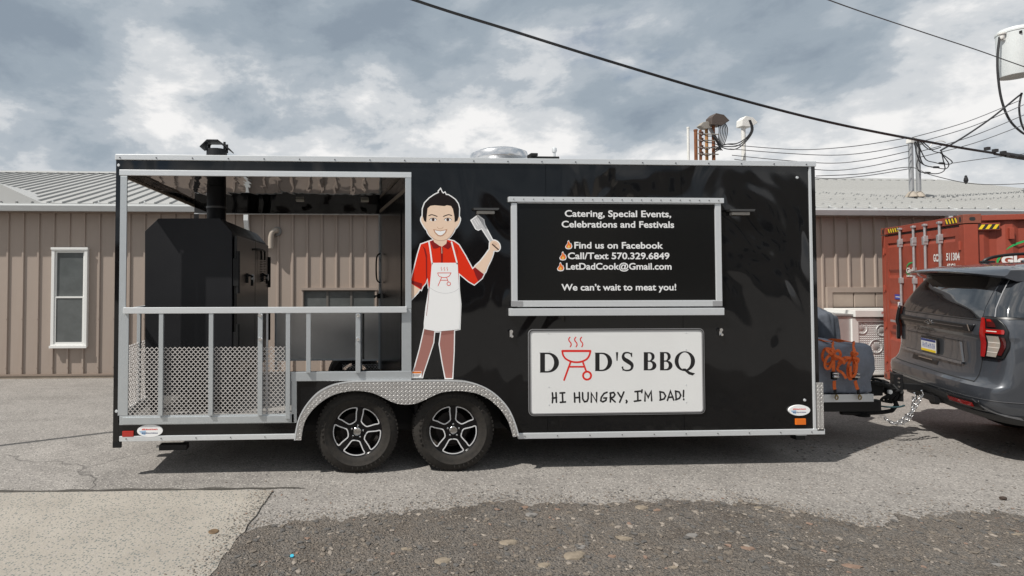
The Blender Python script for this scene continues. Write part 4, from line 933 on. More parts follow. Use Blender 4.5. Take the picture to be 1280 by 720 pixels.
    a = pq(515, 526.5, 464.3, 466.6); MB().box(a[0], a[1], YT - .0052, YT - .0046, a[2], a[3]).build('orange_band', mat('orange_band', (.72, .18, .02), .5), s)
    l = MB(); 
    for i, yy in enumerate((467.6, 468.8, 470)): a = pq(515.8, 525.6 - i, yy, yy + .45); l.box(a[0], a[1], YT - .0052, YT - .0046, a[2], a[3])
    l.build('fine_print', INKD, s)
    # oval dealer stickers
    for px, py, rx, ry in ((188, 538, 15.5, 7.6), (998, 512.5, 14.5, 6.9)):
        o = tp(px, py); rx_, ry_ = rx / 141, ry / 141
        e = [(o[0] + rx_ * cos(t * pi / 24), o[1] + ry_ * sin(t * pi / 24)) for t in range(48)]
        s = MB().prism([e], YT - .013, YT - .0125).build('dealer_sticker', WHT, T); MB().prism([e], YT - .0125, YT - .0003).build('sticker_backing', WHT, s)
        rg = random.Random(5)
        for zz, hh, ww, mm in ((.12, .26, .62, REDS), (-.46, .22, .6, mat('navy_print', (.03, .05, .16), .5))):   # print too small to read: only its strokes
            q = MB(); x = -ww
            while x < ww:
                w_ = rg.uniform(.03, .075); q.box(o[0] + rx_ * x, o[0] + rx_ * (x + w_), YT - .0136, YT - .0134, o[1] + ry_ * zz, o[1] + ry_ * (zz + hh * rg.uniform(.7, 1))); x += w_ + .03
            q.build('sticker_print', mm, s, recalc=False)
        MB().sheet([[(o[0] - rx_ * .85, o[1] - ry_ * .05), (o[0] - rx_ * .3, o[1] + ry_ * .06), (o[0] - rx_ * .35, o[1] - ry_ * .7), (o[0] - rx_ * .6, o[1] - ry_ * .55)]], YT - .0132).build('sticker_swash', mat('pale_blue_print', (.35, .50, .68), .5), s, recalc=False)
build_cook()
# ================================================================ SMOKER ON THE PORCH
def build_smoker():
    yf = YT + .30; yb = YB - .10
    q = lambda px, py: (at(px, py, yf).x, at(px, py, yf).z)
    s = empty('barbecue_smoker', (q(236, 400)[0], yf, .486), label='big black steel barbecue smoker with chamfered top and two side doors on the trailer porch', cat='smoker')
    o = s.location
    BS = mat('black_smoker_steel', (.0085, .0088, .011), .55, 0, spec=.3, bump=.25, bscale=160, bdist=.0012, rvar=.08, vscale=3); BS2 = mat('black_door_steel', (.010, .009, .0085), .32, 0, bump=.15, bscale=90, bdist=.001)
    def lc(p): return (p[0] - o.x, p[1] - o.z)
    prof = [lc(p) for p in (q(181, 518), q(181, 289), q(198, 273), q(275, 273), q(290, 290), q(290, 518))]
    zb = .16; prof[0] = (prof[0][0], zb); prof[-1] = (prof[-1][0], zb)
    MB().prism([prof], 0, yb - yf).build('body', BS, s, bevel=.004)
    xr = prof[-1][0]; D = yb - yf; zt = prof[-2][1] - .03
    sk = MB()
    for y in (.02, D - .08):
        for x in (prof[0][0] + .04, xr - .1): MB().box(x, x + .06, y, y + .06, 0, zb).build('leg', BS, s)
    for i in range(2):
        y0 = .04 + i * (D - .06) / 2; y1 = y0 + (D - .06) / 2 - .02
        d = MB().box(xr + .001, xr + .03, y0, y1, .30, zt).build('door', BS2, s, bevel=.004)
        MB().box(xr + .03, xr + .045, (y0 + y1) / 2 - .02, (y0 + y1) / 2 + .02, 1.2, 1.3).tube([(xr + .045, (y0 + y1) / 2, 1.28), (xr + .085, (y0 + y1) / 2, 1.27), (xr + .085, (y0 + y1) / 2, 1.17)], .014, 8).build('latch', BLKM, d)
        MB().lathe([(.0001, 0), (.035, 0), (.05, .012), (.045, .03), (.0001, .035)], (xr + .07, (y0 + y1) / 2 + .03, 1.245), 'x', 6).build('handle', ALUD, d)
        for z in (zt - .35, .62):
            y = y0 - .012 if i == 0 else y1 + .012
            h = MB().box(xr - .002, xr + .05, y - .02, y + .02, z - .13, z + .13); h.tube([(xr + .04, y, z - .2), (xr + .04, y, z + .2)], .02, 8).build('hinge', BLKM, d)
    # chains with thermometer probes
    for k, y in enumerate((D / 2 + .25, D / 2 + .5)):
        m = MB(); m.tube(smooth_line([(xr + .03, D / 2 - .2, zt - .1), (xr + .06, D / 2, zt - .09), (xr + .06, y - .05, zt - .09), (xr + .06, y, zt - .14), (xr + .06, y, zt - .2)], k=3), .012, 6)
        for i in range(14): z = zt - .2 - i * .02; m.lathe([(.012, -.004), (.022, 0), (.012, .004)], (xr + .06, y, z), 'z', 8)
        m.build('coiled_cord', BLKM, s)
    # flue through the roof, with its rain cap
    YF = 6.0; a = at(259, 230, YF).x - o.x; b = at(282.5, 230, YF).x - o.x; c = (a + b) / 2; r = (b - a) / 2; yy = YF - yf; H = at(271, 190, 6.0).z - o.z
    fl = MB().lathe([(r, prof[2][1] - .02), (r, H)], (c, yy, 0), 'z', 32).build('flue', BS, s, smooth=30)
    MB().lathe([(r * 1.02, 2.0 - 0.0), (r * 1.06, 2.0), (r * 1.06, 2.02), (r * 1.02, 2.02)], (c, yy, .0), 'z', 32).build('flue_band', mat('grey_band', (.12, .12, .12), .4, .4), fl)
    ztop = at(271, 187.5, YF).z - o.z
    MB().lathe([(r * 1.08, ztop - .16), (r * 1.08, ztop), (r * .96, ztop), (r * .96, ztop - .1)], (c, yy, 0), 'z', 28).build('flue_collar', BS, s, smooth=30)
    zl = ztop + .02
    for x in (c - r * .95, c + r * .95):
        for y in (yy - .06, yy + .06): MB().box(x - .012, x + .012, y - .006, y + .006, ztop - .02, zl + .055).build('cap_strut', BS, s)
    zc = at(271, 177, YF).z - o.z; w = at(290, 186, YF).x - o.x; w0 = at(252.5, 180, YF).x - o.x
    MB().prism([[(w0, zc - .075), (w0 + .075, zc), (w - .13, zc), (w, zc - .10), (w - .004, zc - .11), (w - .135, zc - .012), (w0 + .08, zc - .012), (w0 + .006, zc - .085)]], yy - .10, yy + .10).build('rain_cap', BS, s)
    return s
build_smoker()
# ================================================================ DRAWBAR AND WHAT RIDES ON IT
BALL = Vector((6.04, 5.96, .5))
def build_drawbar():
    d = MB()
    for y in (YT + .32, YB - .32):
        sgn = 1; n = Vector((BALL.x - .2, BALL.y, .44)); a = Vector((XR - .3, y, .40)); v = (n - a); L = v.length; M = Matrix.Translation(a) @ v.to_track_quat('X', 'Z').to_matrix().to_4x4(); d.box(0, L, -.035, .035, -.06, .06, M)
    p0 = at(1026, 502, 5.55); p1 = at(1113, 502, 5.95)
    d.box(XR - .02, BALL.x - .42, 5.56, 5.62, .33, .445).box(XR - .02, BALL.x - .45, BALL.y - .06, BALL.y + .06, .33, .44)
    d.build('drawbar', BLK, T, bevel=.004)
    MB().box(BALL.x - .45, BALL.x - .02, BALL.y - .05, BALL.y + .05, .46, .55).lathe([(.06, -.07), (.075, -.02), (.06, .05), (.02, .07), (.0001, .07)], (BALL.x, BALL.y, .51), 'z', 16).tube(smooth_line([(BALL.x - .1, BALL.y, .56), (BALL.x - .14, BALL.y, .63), (BALL.x - .26, BALL.y, .61)], k=3), .014).build('coupler', BLK, T, smooth=40)
    # round handled lid, hoses, jack with foot plate
    m = MB(); c = Vector((5.70, 5.80, .60)); m.tube([c + Vector((.17 * cos(t * pi / 10), .10 * sin(t * pi / 10), .01 * sin(t))) for t in range(20)], .014, 6, closed=True); m.box(c.x - .12, c.x + .12, c.y - .06, c.y + .06, .45, .585)
    for k in range(5): m.tube(smooth_line([(5.62 + .09 * k, 5.78, .56), (5.75 + .06 * k, 5.70, .60 - .03 * k), (5.9 + .03 * k, 5.72, .50), (5.82 + .05 * k, 5.76, .40), (5.98 + .02 * k, 5.8, .36 + .02 * k)], k=4), .013, 6)
    m.build('hose_bundle', BLKM, T, smooth=40)
    m = MB(); p = at(1072, 518, 5.75); x = p.x; m.box(x - .05, x + .04, 5.72, 5.80, .26, .45).box(x - .10, x - .07, 5.74, 5.78, .30, .40)
    m.tube([(x - .2, 5.74, .272), (x + .0, 5.72, .265), (x + .3, 5.75, .27), (x + .42, 5.78, .275), (x + .50, 5.80, .33), (x + .48, 5.83, .44)], .022, 8); m.lathe([(.07, .235), (.08, .25), (.05, .275)], (x + .03, 5.74, 0), 'z', 14).lathe([(.02, .44), (.035, .44), (.035, .56), (.02, .56)], (x + .45, 5.84, 0), 'z', 12)
    m.build('tongue_jack', BLKM, T, smooth=40)
    MB().lathe([(.0001, -.008), (.024, -.008), (.024, .008), (.0001, .008)], (5.86, 5.70, .50), 'y', 12).build('jack_pin', ALUW, T)
    MB().tube(smooth_line([(5.62, 5.7, .37), (5.75, 5.66, .352), (5.9, 5.66, .345), (6.02, 5.7, .35)], k=4), .009).build('blue_cable', mat('teal_cable', (.03, .07, .08), .5), T)
    # aluminium tray
    a = at(1024.5, 497, 5.5); b = at(1092, 497, 5.5); za = at(1058, 502.5, 5.5).z; zb = at(1058, 493, 5.5).z
    t = MB().box(XR + .001, b.x, 5.50, 5.512, za, zb).box(XR + .001, b.x, 6.80, 6.812, za, zb).box(b.x - .012, b.x, 5.513, 6.799, za, zb).box(XR + .001, b.x - .013, 5.513, 6.799, za + .005, za + .015).build('tongue_tray', ALUW, T)
    gl = mat('brass_hook', (.35, .27, .13), .35, .8)
    return zb, b.x
TZ, TXR = build_drawbar()
def cover(name, c, half, m, label, seed, parent=None, top=.8, sag=.0):
    rg = random.Random(seed); bm = bmesh.new(); bmesh.ops.create_cube(bm, size=2); bmesh.ops.subdivide_edges(bm, edges=bm.edges, cuts=14, use_grid_fill=True)
    from mathutils import noise as mn
    for v in bm.verts:
        p = v.co.copy(); q = p.normalized() * 1.28; w = .42 if p.z < 0 else .50
        r = p.lerp(q, w) if p.z > -.5 else Vector((p.x * .97, p.y * .97, p.z)).lerp(Vector((q.x, q.y, p.z)), .18)
        fold = mn.noise(Vector((p.x * 1.6 + seed, p.y * 1.6, p.z * .8))) * .14 + mn.noise(Vector((p.x * 4 + seed, p.y * 4, p.z * 1.3))) * .09 + abs(mn.noise(Vector((p.x * 9 + seed, p.y * 3, p.z * 5)))) * .05 + .03 * sin(7 * (p.x + p.z * .35) + 2 * mn.noise(p * 1.3)) * max(0, .6 - p.z)
        n = Vector((p.x, p.y, p.z * .4)).normalized(); r = r + n * fold
        v.co = Vector((r.x * half[0], r.y * half[1], (r.z + 1) * half[2]))
        if v.co.z < 0.004: v.co.z = 0
    me = bpy.data.meshes.new(name); bm.to_mesh(me); bm.free(); me.materials.append(m); me.polygons.foreach_set('use_smooth', [True] * len(me.polygons))
    o = bpy.data.objects.new(name, me); COL.objects.link(o); o.location = c
    md = o.modifiers.new('sub', 'SUBSURF'); md.levels = 1; md.render_levels = 1
    tag(o, label, 'cover'); return o
def build_cargo():
    CL = mat('blue_grey_canvas', (.20, .22, .265), .8, 0, var=.25, vscale=3, bump=.9, bscale=7, bdist=.04, bdetail=5); CL2 = mat('dark_grey_canvas', (.075, .085, .105), .85, 0, var=.25, vscale=3, bump=.6, bscale=7, bdist=.02)
    a = at(1027, 430, 5.56); b = at(1100, 430, 5.56); H = at(1060, 428, 5.75).z - TZ; cx = (XR + .02 + b.x) / 2; hx = (b.x - XR - .02) / 2 * .96
    cover('generator_cover', (cx, 5.80, TZ - .004), (hx, .25, H / 2 * 1.02), CL, 'low slumped blue-grey fabric cover tied down with orange straps on the drawbar tray', 3)
    a = at(1029, 400, 6.35); H2 = at(1033, 389, 6.35).z - TZ
    cover('upright_cover', (a.x - .13, 6.35, TZ - .004), (.15, .22, H2 / 2), CL2, 'tall narrow dark fabric cover standing behind the lower covered load against the trailer nose', 9)
    OR = mat('orange_webbing', (.80, .155, .03), .75, 0, var=.3, vscale=40); 
    yf = 5.49
    for i, (px, lab) in enumerate(((1041, 'orange ratchet strap with a bunched bow, the one nearer the trailer, over the blue-grey cover'), (1067, 'orange ratchet strap with long dangling loops, the one nearer the vehicle, over the blue-grey cover'))):
        s = empty('ratchet_strap', (at(px, 490, yf).x, yf, TZ), label=lab, cat='strap', group='ratchet straps over the cover')
        o = s.location; top = at(px, 430, 5.75); 
        def lcl(px_, py_, Y): q = at(px_, py_, Y); return (q.x - o.x, q.y - o.y, q.z - o.z)
        def band(name, pts, w, m_, th=.004):
            P = [Vector(p) for p in smooth_line(pts, k=4)]; mb = MB(); v = []; f = []
            for j, p in enumerate(P):
                t = (P[min(j + 1, len(P) - 1)] - P[max(j - 1, 0)]).normalized(); sd = Vector((t.z, 0, -t.x)) if abs(t.y) < .9 else Vector((1, 0, 0)); sd = sd.normalized(); nn = t.cross(sd) * th
                v += [p + sd * w / 2, p - sd * w / 2, p - sd * w / 2 + nn, p + sd * w / 2 + nn]
            for j in range(len(P) - 1):
                for k in range(4): f.append((4 * j + k, 4 * j + (k + 1) % 4, 4 * j + 4 + (k + 1) % 4, 4 * j + 4 + k))
            mb.add(v, f); return mb.build(name, m_, s)
        band('webbing', [lcl(px + 1, 470, yf - .03), lcl(px + 1, 455, yf - .055), lcl(px + 1, 440, yf - .05), lcl(px, 431, 5.50), lcl(px - 1, 427.5, 5.60), (0, .33, H + .02), (0, .50, H - .02), (0, .60, H * .7), (0, .63, .2), (0, .63, .03)], .036, OR)
        dx = 3 if i == 0 else 6
        band('lower_webbing', [lcl(px + 2, 476, yf - .03), lcl(px + dx * .7, 484, yf - .02), lcl(px + dx, 487, yf - .015)], .034, OR)
        band('black_tail', [lcl(px + dx, 487, yf - .018), lcl(px + dx, 493, yf - .012)], .028, BLKM)
        bk = lcl(px + 1, 469, yf - .05); MB().box(bk[0] - .022, bk[0] + .022, bk[1] - .02, bk[1] + .015, bk[2] - .045, bk[2] + .035).build('ratchet_buckle', BLKM, s, bevel=.005)
        MB().tube([(bk[0] - .03, bk[1] - .024, bk[2] + .02), (bk[0] + .03, bk[1] - .024, bk[2] + .02)], .009).tube([(bk[0] - .026, bk[1] - .026, bk[2] - .01), (bk[0] + .026, bk[1] - .026, bk[2] - .01)], .012).build('ratchet_spindle', CHR, s)
        hk = lcl(px + dx + .5, 496.5, yf - .006); MB().tube([(hk[0] + .016 * cos(t * pi / 6), hk[1] - .012, hk[2] + .022 * sin(t * pi / 6)) for t in range(12)], .006, 6, closed=True).lathe([(.012, -.006), (.012, .004)], (hk[0], hk[1] - .01, hk[2] + .02), 'y', 8).build('hook', mat('brass_hook', (.35, .27, .13), .35, .8), s)
        loops = ([[(1041, 441), (1032, 436), (1028, 446), (1033, 455), (1040, 452), (1041, 442)], [(1041, 442), (1034, 447), (1031, 457), (1036, 461), (1042, 450)], [(1041, 442), (1048, 438), (1051, 444), (1046, 449), (1042, 444)], [(1041, 443), (1036, 440), (1033, 436), (1039, 437), (1042, 441)], [(1043, 444), (1053, 449), (1056, 455)]] if i == 0 else
                 [[(1067, 445), (1060, 450), (1050, 455), (1047, 462), (1053, 466), (1058, 473)], [(1067, 446), (1061, 455), (1060, 468), (1064, 474), (1068, 462), (1067, 448)], [(1067, 445), (1072, 442), (1069, 440), (1064, 443)], [(1066, 448), (1058, 447), (1052, 449), (1048, 455)], [(1067, 446), (1071, 455), (1069, 468), (1064, 470), (1063, 458)], [(1067, 447), (1073, 449), (1071, 454), (1066, 450)]])
        for j, lp in enumerate(loops): band('dangling_loop', [lcl(p[0], p[1], yf - .05 - .012 * j - .02 * sin(q_ * 1.7)) for q_, p in enumerate(lp)], .028, OR)
        kn = lcl(px, 443, yf - .06); b_ = MB(); vs, fs = rock_shape(40 + i, 2, .12); b_.add([(v.x * .03 + kn[0], v.y * .025 + kn[1], v.z * .035 + kn[2]) for v in vs], fs).build('knot', OR, s, smooth=True)
build_cargo()
# ================================================================ WHITE CABINET BY THE CONTAINER
def build_cabinet():
    Yc = 9.5
    q = lambda px, py: at(px, py, Yc)
    p = q(1043, 482); zg = gz(Yc); b = empty('aluminium_cabinet', (p.x, Yc, zg), label='white and aluminium utility cabinet with an embossed panel between trailer and red container', cat='cabinet')
    def bx(name, x0, x1, y0, y1, d0, d1, m, bev=.004, par=b):
        a = q(x0, y1); c = q(x1, y0); return MB().box(a.x - p.x, c.x - p.x, d0, d1, a.z - zg, c.z - zg).build(name, m, par, bevel=bev)
    WP = mat('white_painted_metal', (.72, .72, .70), .4, 0, var=.06); AL = mat('aged_aluminium_sheet', (.56, .56, .55), .45, .5, var=.15, vscale=3)
    bx('side_body', 1044, 1064.5, 395.5, 476, 0, .66, AL); bx('side_cap', 1043, 1072, 392.5, 395.3, -.02, .68, mat('grey_cap', (.30, .30, .30), .5, .3))
    bx('main_body', 1064.8, 1140, 396.5, 470, .02, .66, WP)
    bx('top_board', 1065.5, 1140, 387.5, 396, -.06, .6, WP)
    f0 = q(1065, 476); f1 = q(1139, 398)
    fr = MB().prism([rect(f0.x - p.x, f1.x - p.x, q(1070, 468).z - zg, f1.z - zg), rect(q(1071, 400).x - p.x, f1.x - p.x - .07, q(1070, 465).z - zg, q(1070, 402).z - zg)], -.03, .015).build('door_frame', WP, b)
    pn = newmat('embossed_sheet', .5, .1); m, t = pn; v = t.coords(); t.p.inputs['Base Color'].default_value = (.60, .60, .59, 1)
    ck = t.voro(t.coords((1, .02, 1)), 26, rnd=0); rn = t.rng(ck, .1, .45, 1, 0); t.L.new(t.bump(rn, 1, .009), t.p.inputs['Normal'])
    a = q(1071.2, 464.8); c = q(1138, 402.2); MB().box(a.x - p.x, f1.x - p.x - .071, -.012, 0, a.z - zg, c.z - zg).build('embossed_panel', m, b)
    for px, py, r in ((1076, 410, .105), (1094, 433, .12), (1078, 455, .09), (1101, 413, .10)):
        o = q(px, py); MB().tube([(o.x - p.x + r * cos(k * pi / 16), -.014, o.z - zg + r * sin(k * pi / 16)) for k in range(32)], .009, 8, closed=True).lathe([(.0001, -.02), (r * .45, -.017), (r * .55, -.012)], (o.x - p.x, 0, o.z - zg), 'y', 24).build('pressed_ring', AL, b, smooth=True)
    t_ = MB(); RD = mat('red_print', (.5, .04, .03), .5)
    o = q(1098, 392.5); o2 = q(1094.5, 401.5)
    put_text(t_, 'PR', (o.x - p.x, -.0615, o.z - zg), (1, 0, 0), (0, 0, 1), .10, .045, bold=.02); put_text(t_, 'NO', (o.x - p.x, -.0315, q(1094, 399.8).z - zg), (1, 0, 0), (0, 0, 1), .085, .035, bold=.02)
    t_.build('red_lettering', RD, b, recalc=False, kind='stuff')
    for x in (1046, 1064, 1082, 1134): a = q(x, 470); MB().box(a.x - p.x, a.x - p.x + .06, .05, .11, 0, q(x, 470).z - zg).build('leg', BLKM, b)
    MB().box(.33, 1.2, .1, .6, q(1080, 478).z - zg, q(1080, 470.2).z - zg).build('underframe', BLKM, b)
build_cabinet()
# ================================================================ SHIPPING CONTAINER
def build_container():
    K = 1.09; nc = Vector((7.285, 6.78)) * K; Wc = 2.44 * K; ang = -R(24.8 + 2.8); zg = -.09
    N = Vector((nc.x * cos(YAW) + nc.y * sin(YAW), nc.y * cos(YAW) - nc.x * sin(YAW))); H = CAMZ + .709 * K - zg; Lc = 12.19
    def cy(px): r = (px - CX) / FPX; return (nc.x - nc.y * r) / (.907 * r - .42)
    def cxs(px): r = (px - CX) / FPX; return (nc.y * r - nc.x) / (.907 + .42 * r)
    def czd(py, px): return CAMZ - (py - 340) * (nc.y + .907 * cy(px)) / FPX - zg
    c = empty('shipping_container', (N.x, N.y, zg), ang, 'rust-red steel shipping container with four locking bars on its door end', 'container')
    # local frame: x runs along the long side away from the doors, y across from the near corner to the far one
    RED = mat('container_red', (.295, .055, .030), .55, 0, var=.35, vscale=2.5, bump=.15, bscale=30, bdist=.004, rvar=.1, var2=(.23, .042, .023)); RED2 = mat('container_casting', (.26, .075, .045), .6, 0, var=.4, vscale=8)
    GSK = mat('door_gasket', (.085, .08, .078), .7); ROD = mat('zinc_locking_bar', (.50, .49, .50), .4, .55, var=.2, vscale=12); WHT = mat('white_stencil', (.72, .70, .68), .6); GRN = mat('green_print', (.02, .33, .09), .5); YEL = mat('hazard_yellow', (.80, .55, .02), .5); BK = mat('hazard_black', (.02, .02, .02), .6)
    def B(name, x0, x1, y0, y1, z0, z1, m=RED, par=c, bev=.004): return MB().box(x0, x1, y0, y1, z0, z1).build(name, m, par, bevel=bev)
    for y in (0, Wc - .12):
        for x in (0, Lc - .14): B('corner_post', x, x + .14, y, y + .12, .13, H - .13)
    for y in (-.006, Wc - .156):
        for x in (-.006, Lc - .172):
            for z in (0, H - .118):
                k = B('corner_casting', x, x + .178, y, y + .162, z, z + .124, RED2); 
                MB().prism([rrect(y + .055, y + .105, z + .025, z + .095, .02, 4)], x - .0015 if x < 1 else x + .178, x + .002 if x < 1 else x + .1795, 'x').build('casting_hole', BK, k)
                if y < 0: MB().prism([rrect(x + .06, x + .12, z + .035, z + .085, .02, 4)], y - .0015, y + .002).build('casting_hole', BK, k)
    for y in (0.01, Wc - .07): B('side_rail', .173, Lc - .173, y, y + .06, H - .085, H - .012); B('side_rail', .173, Lc - .173, y, y + .06, .02, .14)
    B('end_header', .002, .10, .158, Wc - .158, H - .115, H - .004); B('end_sill', .002, .10, .158, Wc - .158, .02, .15)
    B('end_wall', Lc - .06, Lc - .02, .13, Wc - .13, .15, H - .1)
    # corrugated sides and roof
    for yy, sg in ((.045, 1), (Wc - .045, -1)):
        P = [(.141, 0)]; x = .141
        while x < Lc - .5:
            for dx, d in ((.07, 0), (.07, .036), (.07, .036), (.07, 0)): x += dx; P.append((x, d))
        P.append((Lc - .141, 0)); m = MB(); n = len(P)
        m.add([(p[0], yy + sg * p[1] - (.03 if sg > 0 else -.03) * 0, z) for p in P for z in (.14, H - .085)], [(2 * i, 2 * i + 2, 2 * i + 3, 2 * i + 1) for i in range(n - 1)]); m.build('side_wall', RED, c, recalc=False)
    m = MB(); x = .18; 
    while x < Lc - .3: m.box(x, x + .1, .15, Wc - .15, H - .04, H - .012); x += .2
    m.box(.02, Lc - .02, .08, Wc - .08, H - .06, H - .039).build('roof', RED, c)
    # doors
    zt = H - .125; zb = .16
    B('gasket', .045, .06, .121, Wc - .121, zb, zt + .01, GSK, bev=0)
    for i in range(2):
        y0 = .135 + i * (Wc - .27) / 2 + (.012 if i else 0); y1 = y0 + (Wc - .27) / 2 - .012
        d = B('door', .028, .044, y0, y1, zb, zt - .03)
        z = zb + .09; k = 0
        hs = [(.0, .42), (.50, .44), (1.02, .44), (1.54, .44), (2.04, .14)]
        fr = MB().prism([rect(y0 + .001, y1 - .001, zb + .001, zt - .031), rect(y0 + .10, y1 - .10, zb + .10, zt - .15)], -.002 + .008, .027, 'x').build('door_frame', RED, d)
        zz = zb + .10; seg = (zt - .15 - zz) / 4
        for k in range(4):
            za, zb_ = zz + k * seg, zz + (k + 1) * seg
            MB().prism([[(.0275, za + .02), (.0275, zb_ - .02), (.010, zb_ - .075), (.010, za + .075)]], y0 + .105, y1 - .105, 'y').build('door_corrugation', RED, d)
        for y in ((cy(1178), cy(1159.5)), (cy(1145), cy(1128)))[i]:
            MB().tube([(-.022, y, .03), (-.022, y, H - .04)], .017, 10).build('locking_bar', ROD, d, smooth=40)
            br = MB()
            for z in (.35, 1.0, 1.75, H - .27): br.box(-.042, .006, y - .03, y + .03, z - .045, z + .045)
            br.box(-.05, .006, y - .022, y + .035, H - .36, H - .24).box(-.045, .0, y - .035, y + .035, H - .075, H - .045).box(-.045, .0, y - .035, y + .035, .04, .07)
            br.build('bar_bracket', ROD, d, bevel=.004)
            MB().box(-.048, -.03, y - .05, y + .36, 1.04, 1.075).build('door_handle', ROD, d)
    for y in (.10, Wc - .10):
        for z in (.35, .95, 1.6, 2.25): MB().tube([(.0, y, z - .06), (.0, y, z + .06)], .022, 8).box(-.012, .03, y - .04 if y > 1 else y - .02, y + .02 if y > 1 else y + .04, z - .035, z + .035).build('hinge', RED, c)
    # hazard stripes
    def haz(fn, n, w, h):
        q = MB(); s = MB(); 
        for k in range(n): x = k * w / n; s.add([fn(x + .25 * w / n - h * .28, 0), fn(x + .75 * w / n - h * .28, 0), fn(x + .75 * w / n + h * .28, h), fn(x + .25 * w / n + h * .28, h)], [(0, 1, 2, 3)])
        q.add([fn(0, -.006), fn(w, -.006), fn(w, h + .006), fn(0, h + .006)], [(0, 1, 2, 3)]); return q, s
    for pa, pb in ((1198.5, 1183), (1125, 1111)):
        y0 = cy(pa); q, s = haz(lambda a, h, y0=y0: (-.0006, y0 + a, H - .095 + h), 4 if pa > 1150 else 5, cy(pb) - y0, .07); qq = q.build('hazard_strip', BK, c, recalc=False)
        for v in s.v: v.x -= .001
        s.build('hazard_stripe', YEL, qq, recalc=False)
    xa, xb = cxs(1224.5), cxs(1251); q, s = haz(lambda a, h: (xa + a, .0065, H - .20 + h), 3, xb - xa, .06); qq = q
    for v in s.v: v.y = .0055
    B('strip_plate', xa - .01, xb + .01, .0075, .04, H - .215, H - .12); qo = qq.build('hazard_strip', BK, c, recalc=False); s.build('hazard_stripe', YEL, qo, recalc=False)
    B('lashing_lug', cxs(1263.5), cxs(1269.5), .0, .05, H - .34, H - .19)
    # stencilled numbers (read from the near edge leftwards is far to near: u points to -y)
    uY = (0, -1, 0); w_ = (0, 0, 1)
    t = MB(); pass
    for tx, p0, p1, y1, y0 in (('GCXU', 1166.5, 1177.5, 317.5, 327), ('511304', 1182.5, 1199.3, 316, 325.5), ('2', 1202.3, 1204.6, 315.5, 324.5), ('45G1', 1182.5, 1193.5, 329.5, 338), ('Global', 1132.5, 1145, 334.5, 341)):
        ya, yb_ = cy(p0), cy(p1); pm = (p0 + p1) / 2; put_text(t, tx, (.0045, ya, czd(y0, pm)), uY, w_, ya - yb_, czd(y1, pm) - czd(y0, pm), bold=.035)
    for k in range(6): y0 = cy(1132.7 + 1.9 * k); t.box(.0040, .0045, y0 - .035, y0, czd(346, 1138), czd(344, 1138))   # small print, unreadable in the photograph
    a, b_ = cy(1201.6), cy(1205.4); v, f = ribbon([(a, czd(326.5, 1203)), (b_, czd(326.5, 1203)), (b_, czd(314.5, 1203)), (a, czd(314.5, 1203))], .007, True); t.add([(.0043, p.x, p.y) for p in v], f)
    t.build('stencil_lettering', WHT, c, recalc=False, kind='stuff')
    g = MB()
    for pts in ([(1133, 336), (1134, 331.5), (1138, 328.5), (1142.5, 328)], [(1132.5, 338.5), (1133, 341.5), (1136, 342.8), (1139, 342)]):
        P = smooth_line([(cy(x), czd(y, x)) for x, y in pts], k=4); n = len(P); v, f = ribbon(P, [.004 + .024 * sin(pi * i / (n - 1)) for i in range(n)], cap=False); g.add([(.0044, p.x, p.y) for p in v], f)
    g.build('green_swash', GRN, c, recalc=False)
    # large name on the long side (continues out of the picture), follows the corrugations as separate outer-face print
    def czs(py, px): return CAMZ - (py - 340) * (nc.y - .42 * cxs(px)) / FPX - zg
    x0 = cxs(1254.5); zz = czs(330.5, 1260); hh = czs(319.5, 1260) - zz; t = MB(); put_text(t, 'Global', (x0, .0445, zz), (1, 0, 0), w_, hh * 3.6, hh, bold=.05); t.build('side_lettering', WHT, c, recalc=False)
    g = MB()
    for pts in ([(1261, 312), (1266, 308.5), (1273, 305), (1280, 302.5), (1296, 298), (1320, 295)], [(1249.3, 331), (1249.8, 326), (1251.5, 323), (1254.5, 320.5)]):
        P = smooth_line([(cxs(x), czs(y, x)) for x, y in pts], k=5); n = len(P); v, f = ribbon(P, [.005 + .022 * sin(pi * i / (n - 1)) for i in range(n)], cap=False); g.add([(p.x, .0443, p.y) for p in v], f)
    g.build('green_swash', GRN, c, recalc=False)
    BN = mat('blue_notice', (.03, .05, .33), .5)
    s = B('blue_notice', .0030, .0098, cy(1126), cy(1117.5), czd(374, 1121), czd(368, 1121), BN, bev=0); B('notice_line', .0022, .0029, cy(1125), cy(1118.5), czd(371.6, 1121), czd(370.6, 1121), WHT, s, 0)
    s = B('white_notice', .0030, .0098, cy(1126), cy(1121), czd(385, 1124), czd(377.5, 1124), WHT, bev=0); B('notice_block', .0022, .0029, cy(1125.4), cy(1123), czd(384, 1124), czd(378.5, 1124), BN, s, 0)
    return c
build_container()
